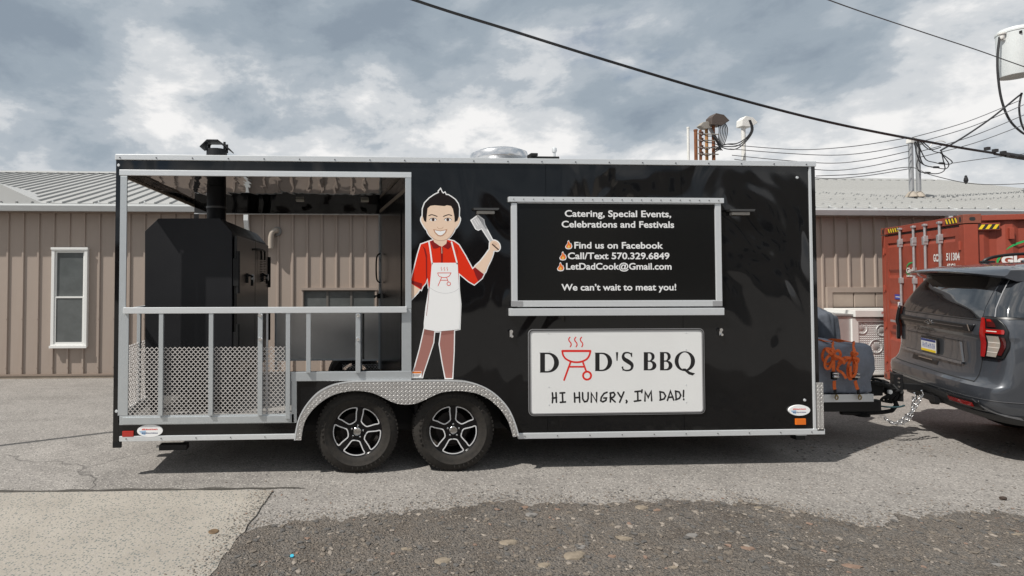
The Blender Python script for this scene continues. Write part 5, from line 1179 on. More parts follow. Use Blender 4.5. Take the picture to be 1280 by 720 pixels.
# ================================================================ GREY SUV
def interp(tb, z):
    if z <= tb[0][0]: return tb[0][1]
    for (a, b), (c, d) in zip(tb, tb[1:]):
        if z <= c: return b + (d - b) * (z - a) / (c - a)
    return tb[-1][1]
def build_suv():
    car = empty('parked_suv', (6.315, 5.80, 0), R(-26.2), 'dark grey full-size four-wheel-drive wagon hitched to the trailer, tail towards it, roof rack on top', 'car')
    m, t = newmat('grey_metallic_paint', .34, .25); t.p.inputs['Base Color'].default_value = (.115, .122, .135, 1); t.p.inputs['Coat Weight'].default_value = 1; t.p.inputs['Coat Roughness'].default_value = .03
    v = t.coords(); t.L.new(t.mix(t.rng(t.noise(v, 3, 6), .3, .7), (.046, .051, .061), (.053, .058, .068)), t.p.inputs['Base Color']); PAINT = m
    TRIM = mat('gloss_black_trim', (.010, .010, .011), .32, spec=.35); PLA = mat('black_bumper_plastic', (.028, .028, .029), .65, bump=.2, bscale=200, bdist=.0008); GL = mat('tinted_glass', (.008, .009, .011), .03, spec=1.0); GL.node_tree.nodes['Principled BSDF'].inputs['IOR'].default_value = 1.75
    XRt = [(.37, .22), (.41, .11), (.46, .05), (.51, .025), (.56, .01), (.66, .0), (.71, .01), (.745, .055), (.80, .085), (.86, .10), (.95, .115), (1.15, .115), (1.19, .10), (1.34, .115), (1.40, .13), (1.46, .15), (1.60, .22), (1.74, .305), (1.80, .36), (1.86, .50), (1.90, .72)]
    XFt = [(.37, 5.05), (.5, 5.2), (.8, 5.3), (1.0, 5.28), (1.12, 5.15), (1.19, 4.9)]
    HW = [(.37, .90), (.44, .97), (.56, 1.01), (.8, 1.025), (.95, 1.03), (1.1, 1.02), (1.25, 1.0), (1.36, .975), (1.42, .945), (1.6, .875), (1.74, .81), (1.80, .785), (1.86, .74), (1.90, .68)]
    def rear(s, z, off=0.0):                              # s 0..1 from the centre line round the corner, then metres along the flank (>0 = right flank)
        sg = 1 if s >= 0 else -1; a = abs(s); hw = interp(HW, z); x0 = interp(XRt, z); n = 3.4; rc = .27
        if a <= 1:
            th = a * pi / 2; th = pi / 2 * (1 - (1 - a) ** 1.0)
            y = hw * max(0, sin(th)) ** (2 / n); x = x0 + rc * (1 - max(0, cos(th)) ** (2 / n))
        else: y = hw; x = x0 + rc + (a - 1)
        p = Vector((x, -sg * y, z))
        if off:
            e = .01; q1 = rear(s + e, z) - rear(s - e, z) if not (abs(s) < .02) else Vector((0, -1, 0)); q2 = rear(s, min(z + .01, 1.9)) - rear(s, z - .01); nn = q1.cross(q2).normalized()
            if nn.dot(Vector((x - 2.5, p.y, 0))) < 0: nn = -nn
            p = p + nn * off
        return p
    def s_of(yf, z):                                      # parameter for a lateral position
        hw = interp(HW, z); n = 3.4; r = min(1, max(0, abs(yf) / hw)); return (1 if yf >= 0 else -1) * math.asin(r ** (n / 2)) / (pi / 2)
    def ring(z, xf):
        P = []; a = [i / 48 for i in range(-48, 49)]
        L = xf - interp(XRt, z) - .27
        P += [rear(s, z) for s in a]                       # left corner .. centre .. right corner
        nst = 30; ff = .55
        side = [rear(1 + (L - ff) * k / nst, z) for k in range(1, nst + 1)]
        hw = interp(HW, z); cf = []
        for k in range(1, 24):
            th = pi / 2 - pi * k / 24; n = 3.0; y = hw * (1 if sin(th) >= 0 else -1) * abs(sin(th)) ** (2 / n); x = xf - ff + ff * abs(cos(th)) ** (2 / n); cf.append(Vector((x, -y, z)))
        P += side + cf + [Vector((p.x, -p.y, p.z)) for p in reversed(side)]
        return P
    b = MB(); zs = [.37, .385, .40, .42, .44, .47, .50, .53, .56, .61, .66, .71, .73, .745, .80, .86, .95, 1.05, 1.12, 1.15, 1.17, 1.19]
    def loft(b, zs, xf):
        rs = [ring(z, xf(z)) for z in zs]; n = len(rs[0]); o = len(b.v)
        for r in rs: b.v += r
        for i in range(len(zs) - 1):
            for k in range(n): b.f.append((o + i * n + k, o + i * n + (k + 1) % n, o + (i + 1) * n + (k + 1) % n, o + (i + 1) * n + k))
        b.f.append(tuple(o + k for k in range(n))); b.f.append(tuple(o + (len(zs) - 1) * n + k for k in range(n))); return b
    loft(b, zs, lambda z: interp(XFt, z))
    body = b.build('body', PAINT, car, smooth=32)
    # wheel arches cut out
    cut = MB()
    for x in (1.16, 4.22): cut.lathe([(.0001, -1.3), (.47, -1.3), (.47, -.62), (.0001, -.62)], (x, 0, .42), 'y', 40).lathe([(.0001, .62), (.47, .62), (.47, 1.3), (.0001, 1.3)], (x, 0, .42), 'y', 40)
    co = cut.build('wheel_arch_cutter', None); bo = body.modifiers.new('arch', 'BOOLEAN'); bo.operation = 'DIFFERENCE'; bo.object = co; bo.solver = 'EXACT'
    body_parent = body.parent; body.parent = None
    dg = bpy.context.evaluated_depsgraph_get(); dg.update(); nm = bpy.data.meshes.new_from_object(body.evaluated_get(dg)); body.modifiers.clear(); body.data = nm; body.parent = body_parent
    bpy.data.objects.remove(co); nm.materials.clear(); nm.materials.append(PAINT)
    nm.polygons.foreach_set('use_smooth', [True] * len(nm.polygons)); nm.set_sharp_from_angle(angle=R(32))
    # cabin
    cb = MB(); loft(cb, [1.185, 1.21, 1.25, 1.28, 1.30, 1.34, 1.40, 1.46, 1.53, 1.60, 1.67, 1.74, 1.78, 1.80, 1.83, 1.86, 1.885, 1.90], lambda z: 4.35 - (z - 1.15) * 1.55 if z < 1.7 else 4.35 - .55 * 1.55 - (z - 1.7) * 3.2)
    cb.build('cabin', PAINT, car, smooth=40)
    def patch(name, sl, sr, z0, z1, m_, off=.006, nz=12, ns=14, par=car, thick=None):
        q = MB(); V = []
        for j in range(nz + 1):
            z = z0 + (z1 - z0) * j / nz; a = sl(z) if callable(sl) else sl; c = sr(z) if callable(sr) else sr
            for i in range(ns + 1): V.append(rear(a + (c - a) * i / ns, z, off))
        q.add(V, [(j * (ns + 1) + i, j * (ns + 1) + i + 1, (j + 1) * (ns + 1) + i + 1, (j + 1) * (ns + 1) + i) for j in range(nz) for i in range(ns)])
        o = q.build(name, m_, par, smooth=True, recalc=False)
        if thick: sd = o.modifiers.new('solid', 'SOLIDIFY'); sd.thickness = thick; sd.offset = -1
        return o
    seg = lambda *p: (lambda z: interp([(b_, a_) for a_, b_ in p], z))
    # rear glass, its black surround, quarter glass
    patch('rear_glass', lambda z: s_of(-.90 + (z - 1.34) * .35, z), lambda z: s_of(.80 - (z - 1.34) * .27, z), 1.345, 1.765, GL, .004)
    patch('rear_pillar_glass', lambda z: s_of(.815 - (z - 1.34) * .27, z), lambda z: .655, 1.375, 1.755, GL, .006)
    patch('rear_pillar_glass', lambda z: s_of(-.915 + (z - 1.34) * .35, z), lambda z: -.655, 1.375, 1.755, GL, .006)
    for sg in (1, -1):
        for a, c in ((.675, 2.05), (2.13, 2.95), (3.03, 3.95)):
            patch('side_glass', lambda z, a=a: sg * a, lambda z, c=c: sg * (c if c < 3.5 else c - (z - 1.37) * 1.7 + .25), 1.375, 1.755, GL, .006, 12, 40)
        patch('window_trim', sg * .67, sg * 4.2, 1.355, 1.372, TRIM, .008, 1, 20)
        for x in (2.0, 3.0, 4.0): patch('door_gap', sg * x, sg * (x + .006), .50, 1.36, mat('panel_gap', (.006, .006, .006), .8), .0015, 14, 1)
        patch('quarter_panel_gap', lambda z: sg * .657, lambda z: sg * .672, 1.37, 1.85, mat('pale_seam', (.25, .25, .26), .5), .0075, 6, 1)
        patch('sill_moulding', sg * 1.9, sg * 3.85, .40, .50, PLA, .012, 4, 12)
    # spoiler
    sp = MB(); top = []; 
    ny = 28; V = []
    for i in range(ny + 1):
        y = -.82 + 1.64 * i / ny; k = abs(y) / .82; drop = .05 * k ** 3; xb = .115 + .20 * k ** 5; zt = 1.845 - drop
        V += [Vector((.66, -y, zt + .047 - .03 * k ** 2)), Vector((.36, -y, zt + .022)), Vector((xb + .02, -y, zt - .022)), Vector((xb, -y, zt - .035)), Vector((xb + .01, -y, zt - .052)), Vector((.40, -y, zt - .085)), Vector((.66, -y, zt - .08))]
    sp.add(V, [(7 * i + a, 7 * i + (a + 1) % 7, 7 * i + 7 + (a + 1) % 7, 7 * i + 7 + a) for i in range(ny) for a in range(7)] + [tuple(range(7)), tuple(7 * ny + a for a in range(7))])
    so = sp.build('rear_spoiler', PAINT, car, smooth=30)
    u = MB().box(.27, .50, -.70, .70, 1.752, 1.762); 
    MB().prism([[(.262, 1.795), (.29, 1.782), (.50, 1.745), (.50, 1.75)]], -.74, .74, 'y')
    q = MB(); q.add([(.15, -.74, 1.785), (.15, .74, 1.785), (.34, .76, 1.752), (.34, -.76, 1.752)], [(0, 1, 2, 3)]); q.build('spoiler_underside', TRIM, so, recalc=False)
    MB().box(.118, .14, -.12, .12, 1.796, 1.808).build('brake_light', mat('dark_red_lens', (.10, .01, .01), .2), so)
    # liftgate details
    patch('trim_bar', lambda z: s_of(-.80, z), lambda z: s_of(.70 + (z - 1.2) * .4, z), 1.215, 1.285, TRIM, .014, 4, 30, thick=.012)
    patch('trim_bar_line', lambda z: s_of(-.78, z), lambda z: s_of(.60, z), 1.245, 1.251, mat('dark_chrome', (.30, .30, .31), .2, .9), .017, 1, 26)
    patch('trim_bar_end', lambda z: s_of(.685 - (z - 1.22) * .6, z), lambda z: s_of(.70 - (z - 1.22) * .6, z), 1.218, 1.28, CHR, .018, 4, 1)
    q = MB(); xb = .115 - .03                              # cross shaped emblem
    for r_, m_ in ((0, 0),): q.prism([[(-.075, 1.236), (-.03, 1.236), (-.024, 1.222), (.022, 1.222), (.028, 1.236), (.075, 1.236), (.067, 1.262), (.03, 1.262), (.024, 1.276), (-.022, 1.276), (-.028, 1.262), (-.067, 1.262)], [(-.058, 1.243), (-.02, 1.243), (-.016, 1.229), (.016, 1.229), (.022, 1.243), (.06, 1.243), (.056, 1.255), (.022, 1.255), (.016, 1.268), (-.016, 1.268), (-.022, 1.255), (-.054, 1.255)]], xb - .004, xb + .004, 'x')
    q.build('emblem', mat('dark_chrome', (.30, .30, .31), .2, .9), car)
    q = MB(); put_text(q, 'TAHOE', (.092, .34, 1.135), (0, -1, 0), (0, 0, 1), .36, .035, bold=.04, space=1.5); q.build('badge_lettering', TRIM, car, recalc=False)
    patch('lift_recess', lambda z: s_of(-.63, z), lambda z: s_of(.57 + (z - .9) * -.12, z), .90, 1.10, mat('recess_paint', (.10, .105, .115), .35, .5, coat=1), -.0 + .002, 4, 20)
    patch('recess_lip', lambda z: s_of(-.63, z), lambda z: s_of(.57, z), 1.098, 1.104, TRIM, .008, 1, 20); patch('recess_lip', lambda z: s_of(-.66, z), lambda z: s_of(.58, z), .875, .898, mat('lip_paint', (.16, .165, .18), .25, .5, coat=1), .022, 3, 20)
    q = MB(); q.prism([[(-.575, 1.098), (-.565, 1.098), (-.60, .90), (-.612, .90)]], .09, .106, 'x'); q.build('recess_edge', mat('lip_paint', (.16, .165, .18), .25, .5, coat=1), car)
    pl = MB().box(.082, .10, -.165, .165, .915, 1.085).build('plate_frame', TRIM, car, bevel=.006)
    MB().box(.078, .0815, -.152, .152, .925, 1.06).build('licence_plate', mat('plate_white', (.68, .68, .66), .4), pl); MB().box(.0775, .0779, -.152, .152, .925, .95).build('plate_band', mat('plate_yellow', (.80, .56, .02), .4), pl)
    MB().box(.0775, .0779, -.152, .152, 1.035, 1.06).build('plate_band', mat('plate_navy', (.02, .04, .18), .4), pl)
    q = MB(); rg = random.Random(2)
    for k in range(7):                                     # characters too small to read in the photograph
        y = .12 - k * .038; q.box(.0772, .0776, y - .024, y - .018, .965, 1.02).box(.0772, .0776, y - .006, y, .965, 1.02 - .02 * (k % 2)).box(.0772, .0776, y - .018, y - .006, .985 + .012 * (k % 3), .993 + .012 * (k % 3))
    q.build('plate_marking', mat('plate_blue_ink', (.03, .07, .30), .4), pl)
    q = MB().box(.10, .11, -.26, .10, .805, .845); patch('handle_recess', lambda z: s_of(-.38, z), lambda z: s_of(.16, z), .80, .845, TRIM, .004, 2, 12)
    MB().box(.078, .092, -.07, .22, .838, .85).build('handle_edge', CHR, car)
    # tail lamps
    for sg in (1, -1):
        red = mat('tail_lamp_red', (.30, .010, .008), .08, coat=1); dk = mat('tail_lamp_smoked', (.06, .008, .008), .06, coat=1); clr = mat('tail_lamp_clear', (.42, .38, .33), .08, .3, coat=1)
        sl = lambda z: sg * abs(s_of(.80, z)); 
        sr = lambda z: sg * interp([(.97, .66), (1.0, .74), (1.10, .82), (1.24, .85), (1.31, .80), (1.365, .69), (1.37, .68)], z)
        L = patch('tail_lamp', sl, sr, .975, 1.37, TRIM, .016, 16, 14, thick=.03)
        f = lambda k: (lambda z: sl(z) + (sr(z) - sl(z)) * k)
        patch('lens', f(.05), f(.24), .99, 1.355, red, .026, 8, 5, L); patch('lens', f(.24), f(.86), 1.215, 1.255, red, .026, 3, 8, L); patch('lens', f(.30), f(.62), 1.275, 1.345, dk, .025, 3, 5, L); patch('lens', f(.34), f(.56), 1.325, 1.345, red, .027, 3, 5, L)
        patch('clear_lens', f(.30), f(.70), 1.0, 1.195, clr, .027, 6, 6, L); patch('lens', f(.72), f(.88), 1.02, 1.19, dk, .026, 6, 4, L); patch('lens_line', f(.28), f(.62), 1.232, 1.240, mat('pale_lens', (.6, .55, .5), .1), .028, 1, 6, L)
        for z in (1.04, 1.085, 1.13): patch('lens_rib', f(.31), f(.69), z, z + .007, mat('pale_lens', (.6, .55, .5), .1), .029, 1, 6, L)
    # gate shut lines
    gp = mat('panel_gap', (.006, .006, .006), .8)
    patch('gate_gap', lambda z: s_of(.795, z), lambda z: s_of(.802, z), .735, 1.0, gp, .002, 10, 1); patch('gate_gap', lambda z: s_of(-.802, z), lambda z: s_of(-.795, z), .735, 1.0, gp, .002, 10, 1)
    patch('gate_gap', lambda z: s_of(-.80, z), lambda z: s_of(.80, z), .738, .745, gp, .002, 1, 30); patch('gate_gap', lambda z: s_of(-.8, z), lambda z: s_of(.8, z), 1.328, 1.336, gp, .003, 1, 30)
    # bumper
    patch('bumper_step', lambda z: -1.15, lambda z: 1.15, .595, .603, mat('lip_paint', (.16, .165, .18), .25, .5, coat=1), .006, 1, 50)
    patch('lower_bumper', lambda z: -1.3 - (z - .375) * 2, lambda z: 1.3 + (z - .375) * 2, .375, .47, PLA, .008, 6, 80)
    patch('lower_bumper', lambda z: s_of(-.78 + (z - .47) * 1.2, z), lambda z: s_of(.78 - (z - .47) * 1.2, z), .471, .57, PLA, .010, 8, 40)
    for sg in (1, -1):
        patch('reflector_surround', lambda z: sg * abs(s_of(.50, z)), lambda z: sg * abs(s_of(.90, z)), .495, .575, TRIM, .014, 4, 14, thick=.008)
        patch('reflector', lambda z: sg * abs(s_of(.53, z)), lambda z: sg * abs(s_of(.84, z)), .512, .552, mat('tail_lamp_red', (.30, .010, .008), .08, coat=1), .019, 2, 12)
        patch('bumper_line', lambda z: sg * abs(s_of(.93 - (z - .5) * 1.1, z)), lambda z: sg * abs(s_of(.95 - (z - .5) * 1.1, z)), .44, .585, mat('lip_paint', (.16, .165, .18), .25, .5, coat=1), .014, 6, 1)
    for sx in (.16, -.13): MB().lathe([(.0001, 0), (.012, -.0), (.012, .01)], (.013, sx, .66), 'x', 10).build('parking_sensor', TRIM, car)
    MB().prism([[(.28, .39), (5.0, .39), (4.9, .30), (1.4, .30)]], -.66, .66, 'y').build('underbody', BLKM, car)
    # hitch receiver and drop mount
    h = MB().box(-.16, .20, -.035, .035, .49, .56).box(-.24, -.16, -.05, .05, .36, .66); h.build('hitch_mount', BLK, car, bevel=.004)
    q = MB()
    for k in range(6): q.lathe([(.0001, -.055), (.011, -.055), (.011, -.049), (.0001, -.049)], (-.20, 0, .39 + k * .045), 'y', 8)
    q.build('hitch_bolt', CHR, car)
    MB().box(.0, .16, -.30, .30, .42, .48).lathe([(.06, 0), (.06, .05)], (.02, -.18, .44), 'x', 12).build('hitch_crossbar', BLK, car)
    # roof rack
    for sg in (1, -1):
        y = sg * .70
        MB().tube(smooth_line([(.86, y, 1.90), (.89, y, 1.945), (1.0, y, 1.985), (1.25, y, 2.01), (2.0, y, 2.035), (3.0, y, 2.02), (3.35, y, 1.96), (3.4, y, 1.89)], k=5), .018, 8).build('roof_rail', TRIM, car, smooth=True)
        MB().box(.84, .96, y - .025, y + .025, 1.88, 1.93).build('rail_foot', TRIM, car, bevel=.01)
    MB().tube([(.86, .02, 1.905), (.90, .02, 1.93), (.98, .02, 1.94), (1.02, .02, 1.905)], .02, 8).build('aerial_fin', PAINT, car, smooth=True)
    # wheels
    tw = bpy.data.objects.new('wheel', None); COL.objects.link(tw); tw.parent = car
    prof = [(.27, -.10), (.29, -.125), (.33, -.135), (.37, -.13), (.395, -.11), (.402, -.08)] + sum([[(.403, y), (.403, y + .026), (.394, y + .028), (.394, y + .034)] for y in (-.075, -.035, .005, .045)], []) + [(.402, .085), (.395, .11), (.33, .135), (.27, .10)]
    MB().lathe(prof, (0, 0, 0), 'y', 48, cap=False).build('tyre', RUB, tw, smooth=30)
    rm = MB().lathe([(.275, -.10), (.27, -.085), (.255, -.07), (.25, .05)], (0, 0, 0), 'y', 40, cap=False).lathe([(.0001, -.085), (.06, -.085), (.075, -.07)], (0, 0, 0), 'y', 24)
    for k in range(6): rm.prism([[(-.035, .05), (.035, .05), (.055, .26), (-.055, .26)]], -.085, -.055, 'y', Matrix.Rotation(k * pi / 3, 4, 'Y'))
    rm.build('rim', mat('satin_wheel', (.30, .30, .31), .3, .8), tw); MB().lathe([(.18, -.02), (.18, .0)], (0, 0, 0), 'y', 24).build('brake_disc', ALUD, tw)
    tw.location = (1.16, -.88, .403)
    for x, y, rz in ((4.22, -.88, 0), (1.16, .88, pi), (4.22, .88, pi)):
        c = copy_tree(tw, car); c.location = (x, y, .403); c.rotation_euler = (0, 0, rz)
    # front end (out of the picture): lamps, grille, mirrors
    for sg in (1, -1):
        MB().box(5.0, 5.26, sg * .82 - .12, sg * .82 + .12, .86, .98).build('headlight', GLASS, car, bevel=.03); MB().box(3.75, 3.9, sg * 1.08 - .09, sg * 1.08 + .09, 1.22, 1.42).build('wing_mirror', PAINT, car, bevel=.03)
    MB().box(5.24, 5.31, -.62, .62, .66, .98).build('grille', TRIM, car, bevel=.02)
    # safety chains hanging from the receiver to the drawbar

    return car
SUV = build_suv()
def build_chains():
    link = MB().tube([(.0135 * cos(t * pi / 6) * 1.0, 0, .022 * sin(t * pi / 6)) for t in range(12)], .0055, 6, closed=True).mesh('chain_link', mat('zinc_chain', (.60, .60, .61), .3, .9), 60)
    for k, (pts, lab) in enumerate((([(1152, 494), (1146, 506), (1139, 516), (1130, 523), (1120, 529), (1112, 528)], 'bright safety chain hanging in a low loop, the one nearer the vehicle'), ([(1143, 497), (1141, 508), (1140, 518), (1136, 524), (1125, 530), (1112, 527), (1106, 522)], 'safety chain hanging in a loop, the one nearer the drawbar'))):
        Y = 5.55 + .06 * k; P = [at(x, y, Y) for x, y in pts]; P = smooth_line(P, k=10); root = empty('safety_chain', P[0], label=lab, cat='chain', group='safety chains at the hitch')
        d = 0; last = P[0]; n = 0; step = .034
        for i in range(1, len(P)):
            v = P[i] - last
            while v.length >= step:
                dr = v.normalized(); c = last + dr * step / 2; q = dr.to_track_quat('Z', 'Y'); o = bpy.data.objects.new('link', link); COL.objects.link(o); o.parent = root; o.location = c - P[0]; o.rotation_euler = (q.to_matrix().to_4x4() @ Matrix.Rotation(n % 2 * pi / 2, 4, 'Z')).to_euler(); n += 1; last = last + dr * step; v = P[i] - last
        MB().tube(smooth_line([(0, 0, .05), (.02, 0, .02), (.015, 0, -.02), (-.015, 0, -.015), (-.018, 0, .012)], k=3), .008, 6).build('hook', CHR, root)
build_chains()
# ================================================================ MASTS, WIRES, TRANSFORMER
WIRE = mat('black_cable', (.018, .018, .02), .6); WIRE2 = mat('grey_cable', (.08, .08, .085), .6)
GAL = mat('galvanised_conduit', (.42, .43, .44), .45, .6, var=.2, vscale=12); RUST = mat('rusty_pipe', (.23, .085, .035), .85, .1, var=.6, vscale=9); WPIPE = mat('white_conduit', (.68, .67, .64), .5, 0, var=.15, vscale=5)
def weatherhead(mb, p, s, dx=1):
    mb.prism([[(p.x - .06 * s, p.z - .02 * s), (p.x - .055 * s, p.z + .07 * s), (p.x + .0, p.z + .12 * s), (p.x + dx * .10 * s, p.z + .10 * s), (p.x + dx * .17 * s, p.z + .03 * s), (p.x + dx * .08 * s, p.z - .03 * s)] if dx > 0 else
              [(p.x + .06 * s, p.z - .02 * s), (p.x + .055 * s, p.z + .07 * s), (p.x + .0, p.z + .12 * s), (p.x - .10 * s, p.z + .10 * s), (p.x - .17 * s, p.z + .03 * s), (p.x - .08 * s, p.z - .03 * s)]], p.y - .06 * s, p.y + .06 * s)
def build_utilities():
    YM = YW + 1.2
    def roof_z(Y): return 3.03 + (Y - YW + .33) * (at(60, 216, YW + 5).z - 3.03) / 5.3
    def P(px, py, Y=YM): return at(px, py, Y)
    def mast(px, ytop, r, m, label, head=None, hm=None, cat='conduit mast', Y=YM, s=1.0, dx=1):
        a = P(px, ytop, Y); z0 = roof_z(Y) - .1; e = empty('service_mast', (a.x, a.y, z0), label=label, cat=cat)
        MB().lathe([(r, 0), (r, a.z - z0)], (0, 0, 0), 'z', 14).build('conduit', m, e, smooth=40); MB().lathe([(r * 2.6, .1), (r * 2.2, .15), (r * 1.1, .22)], (0, 0, 0), 'z', 16).build('roof_flashing', mat('rusty_flashing', (.42, .37, .31), .8, 0, var=.5, vscale=10), e, smooth=40)
        if head: q = MB(); weatherhead(q, Vector((0, 0, a.z - z0)), s, dx); q.build('weatherhead', hm or m, e, bevel=.01)
        else: MB().lathe([(r * 1.2, -.0), (r * 1.2, .04), (.0001, .05)], (0, 0, a.z - z0), 'z', 12).build('pipe_cap', hm or m, e)
        return e
    mast(1138, 178, .043, GAL, 'left one of the twin galvanised conduit masts on the roof above the container', True, WPIPE, s=.9); mast(1147, 180, .043, GAL, 'right one of the twin galvanised conduit masts on the roof above the container', True, GAL, s=.8)
    YL = YW + 2.2
    mast(860, 161, .028, WPIPE, 'thin pale capped pipe, leftmost of the pipes above the trailer roof', Y=YL); mast(929, 157, .045, WPIPE, 'white conduit mast with white weatherhead, rightmost of the pipes above the trailer roof', True, WPIPE, Y=YL, s=1.7)
    mast(869.5, 164, .036, RUST, 'short dark rusty pipe carrying insulators above the trailer roof', Y=YL); mast(883, 160, .034, mat('tan_rusty_pipe', (.40, .20, .07), .8, 0, var=.5, vscale=8), 'tan rusty mast with a weathered grey head above the trailer roof', True, mat('weathered_head', (.30, .28, .25), .7, .2), Y=YL, s=1.2, dx=-1)
    mast(891.5, 155, .036, RUST, 'reddish rusty mast with a large dark brown weatherhead above the trailer roof', True, mat('dark_brown_head', (.085, .065, .055), .6, .2), Y=YL - .05, s=1.9)
    # insulators and clamps on the rusty rack
    rack = empty('insulator_rack', P(876, 195, YL - .15), label='rack of small dark insulators and clamps between the rusty pipes', cat='insulators'); o = rack.location
    for i, py in enumerate((167, 175, 184, 192)):
        a = P(877, py, YL - .2) - o; MB().lathe([(.02, -.05), (.045, -.03), (.03, 0), (.045, .03), (.02, .05)], a, 'z', 10).build('insulator', mat('brown_porcelain', (.07, .035, .025), .3), rack, smooth=30)
        b = P(872, py, YL - .2) - o; c = P(898, py + 1, YL - .2) - o; MB().tube([b, c], .014, 6).build('clamp_rod', mat('weathered_head', (.30, .28, .25), .7, .2), rack)
    MB().box(P(866, 0, YL).x - o.x, P(868, 0, YL).x - o.x, -.05, .0, P(866, 198, YL).z - o.z - .3, P(866, 165, YL).z - o.z).build('rack_channel', RUST, rack)
    # bundles of leads
    def wire(name, pts, r, lab, m=WIRE, cat='cable', group=None, k=6, sm=True):
        Q = [Vector(p) for p in pts]; c = Q[0].copy(); Q = [p - c for p in Q]; o = MB().tube(smooth_line(Q, k=k) if sm else Q, r, 6).build(name, m, smooth=60); o.location = c; tag(o, lab, cat, group); return o
    rg = random.Random(4)
    e = empty('lead_bundle', P(903, 185, YL - .1), label='tangle of dark service leads drooping from the large brown weatherhead', cat='cables'); o = e.location
    for k in range(6):
        x0 = 897 + k * 1.6; pts = [P(x0, 150 + k * .4, YL - .1), P(x0 + 2 + k * .5, 162, YL - .13), P(x0 + 1, 173 + k, YL - .16), P(899 + k * .4, 182 + k * .5, YL - .2), P(893 + 2 * k, 188, YL - .18)]
        MB().tube(smooth_line([p - o for p in pts], k=5), .011, 6).build('lead', WIRE, e, smooth=60)
    for k in range(5):
        pts = [P(885 + k, 160, YL - .1), P(890 + k * 2, 168 + k * 2, YL - .2), P(896 + k, 178 + k, YL - .2), P(900, 186 - k, YL - .15)]; MB().tube(smooth_line([p - o for p in pts], k=5), .010, 6).build('lead', WIRE, e, smooth=60)
    for py in (167, 175, 184, 192): pts = [P(878, py, YL - .2), P(884, py + 3, YL - .25), P(892, py + 4 if py < 180 else py - 1, YL - .25), P(900, 183 + (py - 175) * .2, YL - .2)]; MB().tube(smooth_line([p - o for p in pts], k=5), .010, 6).build('lead', WIRE, e, smooth=60)
    e = empty('lead_bundle', P(925, 178, YL - .1), label='three thick leads looping from the white weatherhead down to the left', cat='cables'); o = e.location
    for k in range(3):
        pts = [P(936 + k, 150, YL - .1), P(939 + k * 1.2, 162, YL - .1), P(933 + k, 172 + k, YL - .12), P(922, 179 + k * 3.2, YL - .15), P(910, 180 + k * 3.2, YL - .15), P(902, 182 + k, YL - .15)]; MB().tube(smooth_line([p - o for p in pts], k=5), .013, 6).build('lead', WIRE, e, smooth=60)
    e = empty('lead_bundle', P(1160, 205, YM - .1), label='loose looping leads below the twin masts above the container', cat='cables'); o = e.location
    for pts in ([(1146, 175), (1152, 190), (1158, 200), (1168, 203), (1177, 205), (1188, 205), (1190, 202), (1184, 197), (1175, 191)], [(1148, 176), (1150, 195), (1155, 206), (1168, 209), (1182, 211), (1186, 205), (1180, 196), (1176, 188)],
                [(1144, 177), (1150, 190), (1146, 205), (1149, 214), (1158, 216), (1172, 217), (1181, 212), (1179, 200), (1177, 190)], [(1149, 174), (1155, 182), (1162, 187), (1170, 186), (1176, 184)], [(1152, 176), (1160, 183), (1167, 189), (1176, 191)], [(1143, 178), (1147, 196), (1153, 205), (1165, 209)]):
        MB().tube(smooth_line([P(x, y, YM - .12) - o for x, y in pts], k=4), .010, 6).build('lead', WIRE, e, smooth=60)
    MB().tube(smooth_line([P(x, y, YM - .14) - o for x, y in ((1162, 184), (1167, 178), (1176, 176), (1182, 178))], k=4), .011, 6).build('lead', WPIPE, e, smooth=60)
    for x, y in ((1177, 204), (1170, 209), (1159, 216)): a = P(x, y, YM - .12) - o; MB().lathe([(.008, -.08), (.024, -.05), (.024, .05), (.008, .08)], a, 'x', 8).build('splice', WIRE, e)
    # spans between the two groups and onwards to the transformer pole
    gp = 'slack wires between the two groups of masts'
    for i, (a, b, c) in enumerate((((905, 180), (1010, 187), (1136, 172)), ((912, 186), (1040, 194), (1136, 181)), ((915, 194), (1040, 204), (1136, 189)), ((918, 199), (1040, 213), (1136, 197)), ((920, 204), (1030, 223), (1136, 211)))):
        wire('span_wire', [P(*a, YL - .2), at(*[(a[0] + b[0]) / 2, (a[1] + b[1]) / 2 + 1.2], YL - .4), at(*b, YL - .6), at((b[0] + c[0]) / 2, (b[1] + c[1]) / 2 + 2.6, YM), P(*c, YM - .1)], .0085, ['topmost', 'second from top', 'middle', 'fourth from top', 'lowest'][i] + ' of the slack wires spanning between the two mast groups', WIRE2, group=gp)
    YPn = 12.0
    gp2 = 'wires rising from the twin masts to the transformer'
    for i, (a, c) in enumerate((((1140, 172), (1276, 125)), ((1148, 178), (1282, 130)), ((1148, 190), (1284, 142)), ((1148, 197), (1290, 152)))):
        m1 = ((a[0] + c[0]) / 2, (a[1] + c[1]) / 2 + 4); wire('riser_wire', [P(*a, YM - .1), at(*m1, 11.7), at(*c, YPn)], .0085, ['topmost', 'second from top', 'third from top', 'lowest'][i] + ' thin wire rising rightward from the twin masts', WIRE2, group=gp2)
    wire('twisted_cable', [P(1176, 188, YM - .1), at(1205, 171, 11.6), at(1240, 147, 11.8), at(1272, 121, YPn), at(1278, 117, YPn)], .02, 'thick twisted black cable climbing to the transformer from the twin masts')
    wire('span_wire', [at(1020, 190 + 30, 11.0), at(1080, 217, 11), P(1136, 209, YM - .2), at(1165, 219, 11), at(1220, 230, 11.2), at(1290, 229, 12), at(1400, 222, 14)], .0085, 'lowest slack wire passing just above the roof ridge at the right', WIRE2)
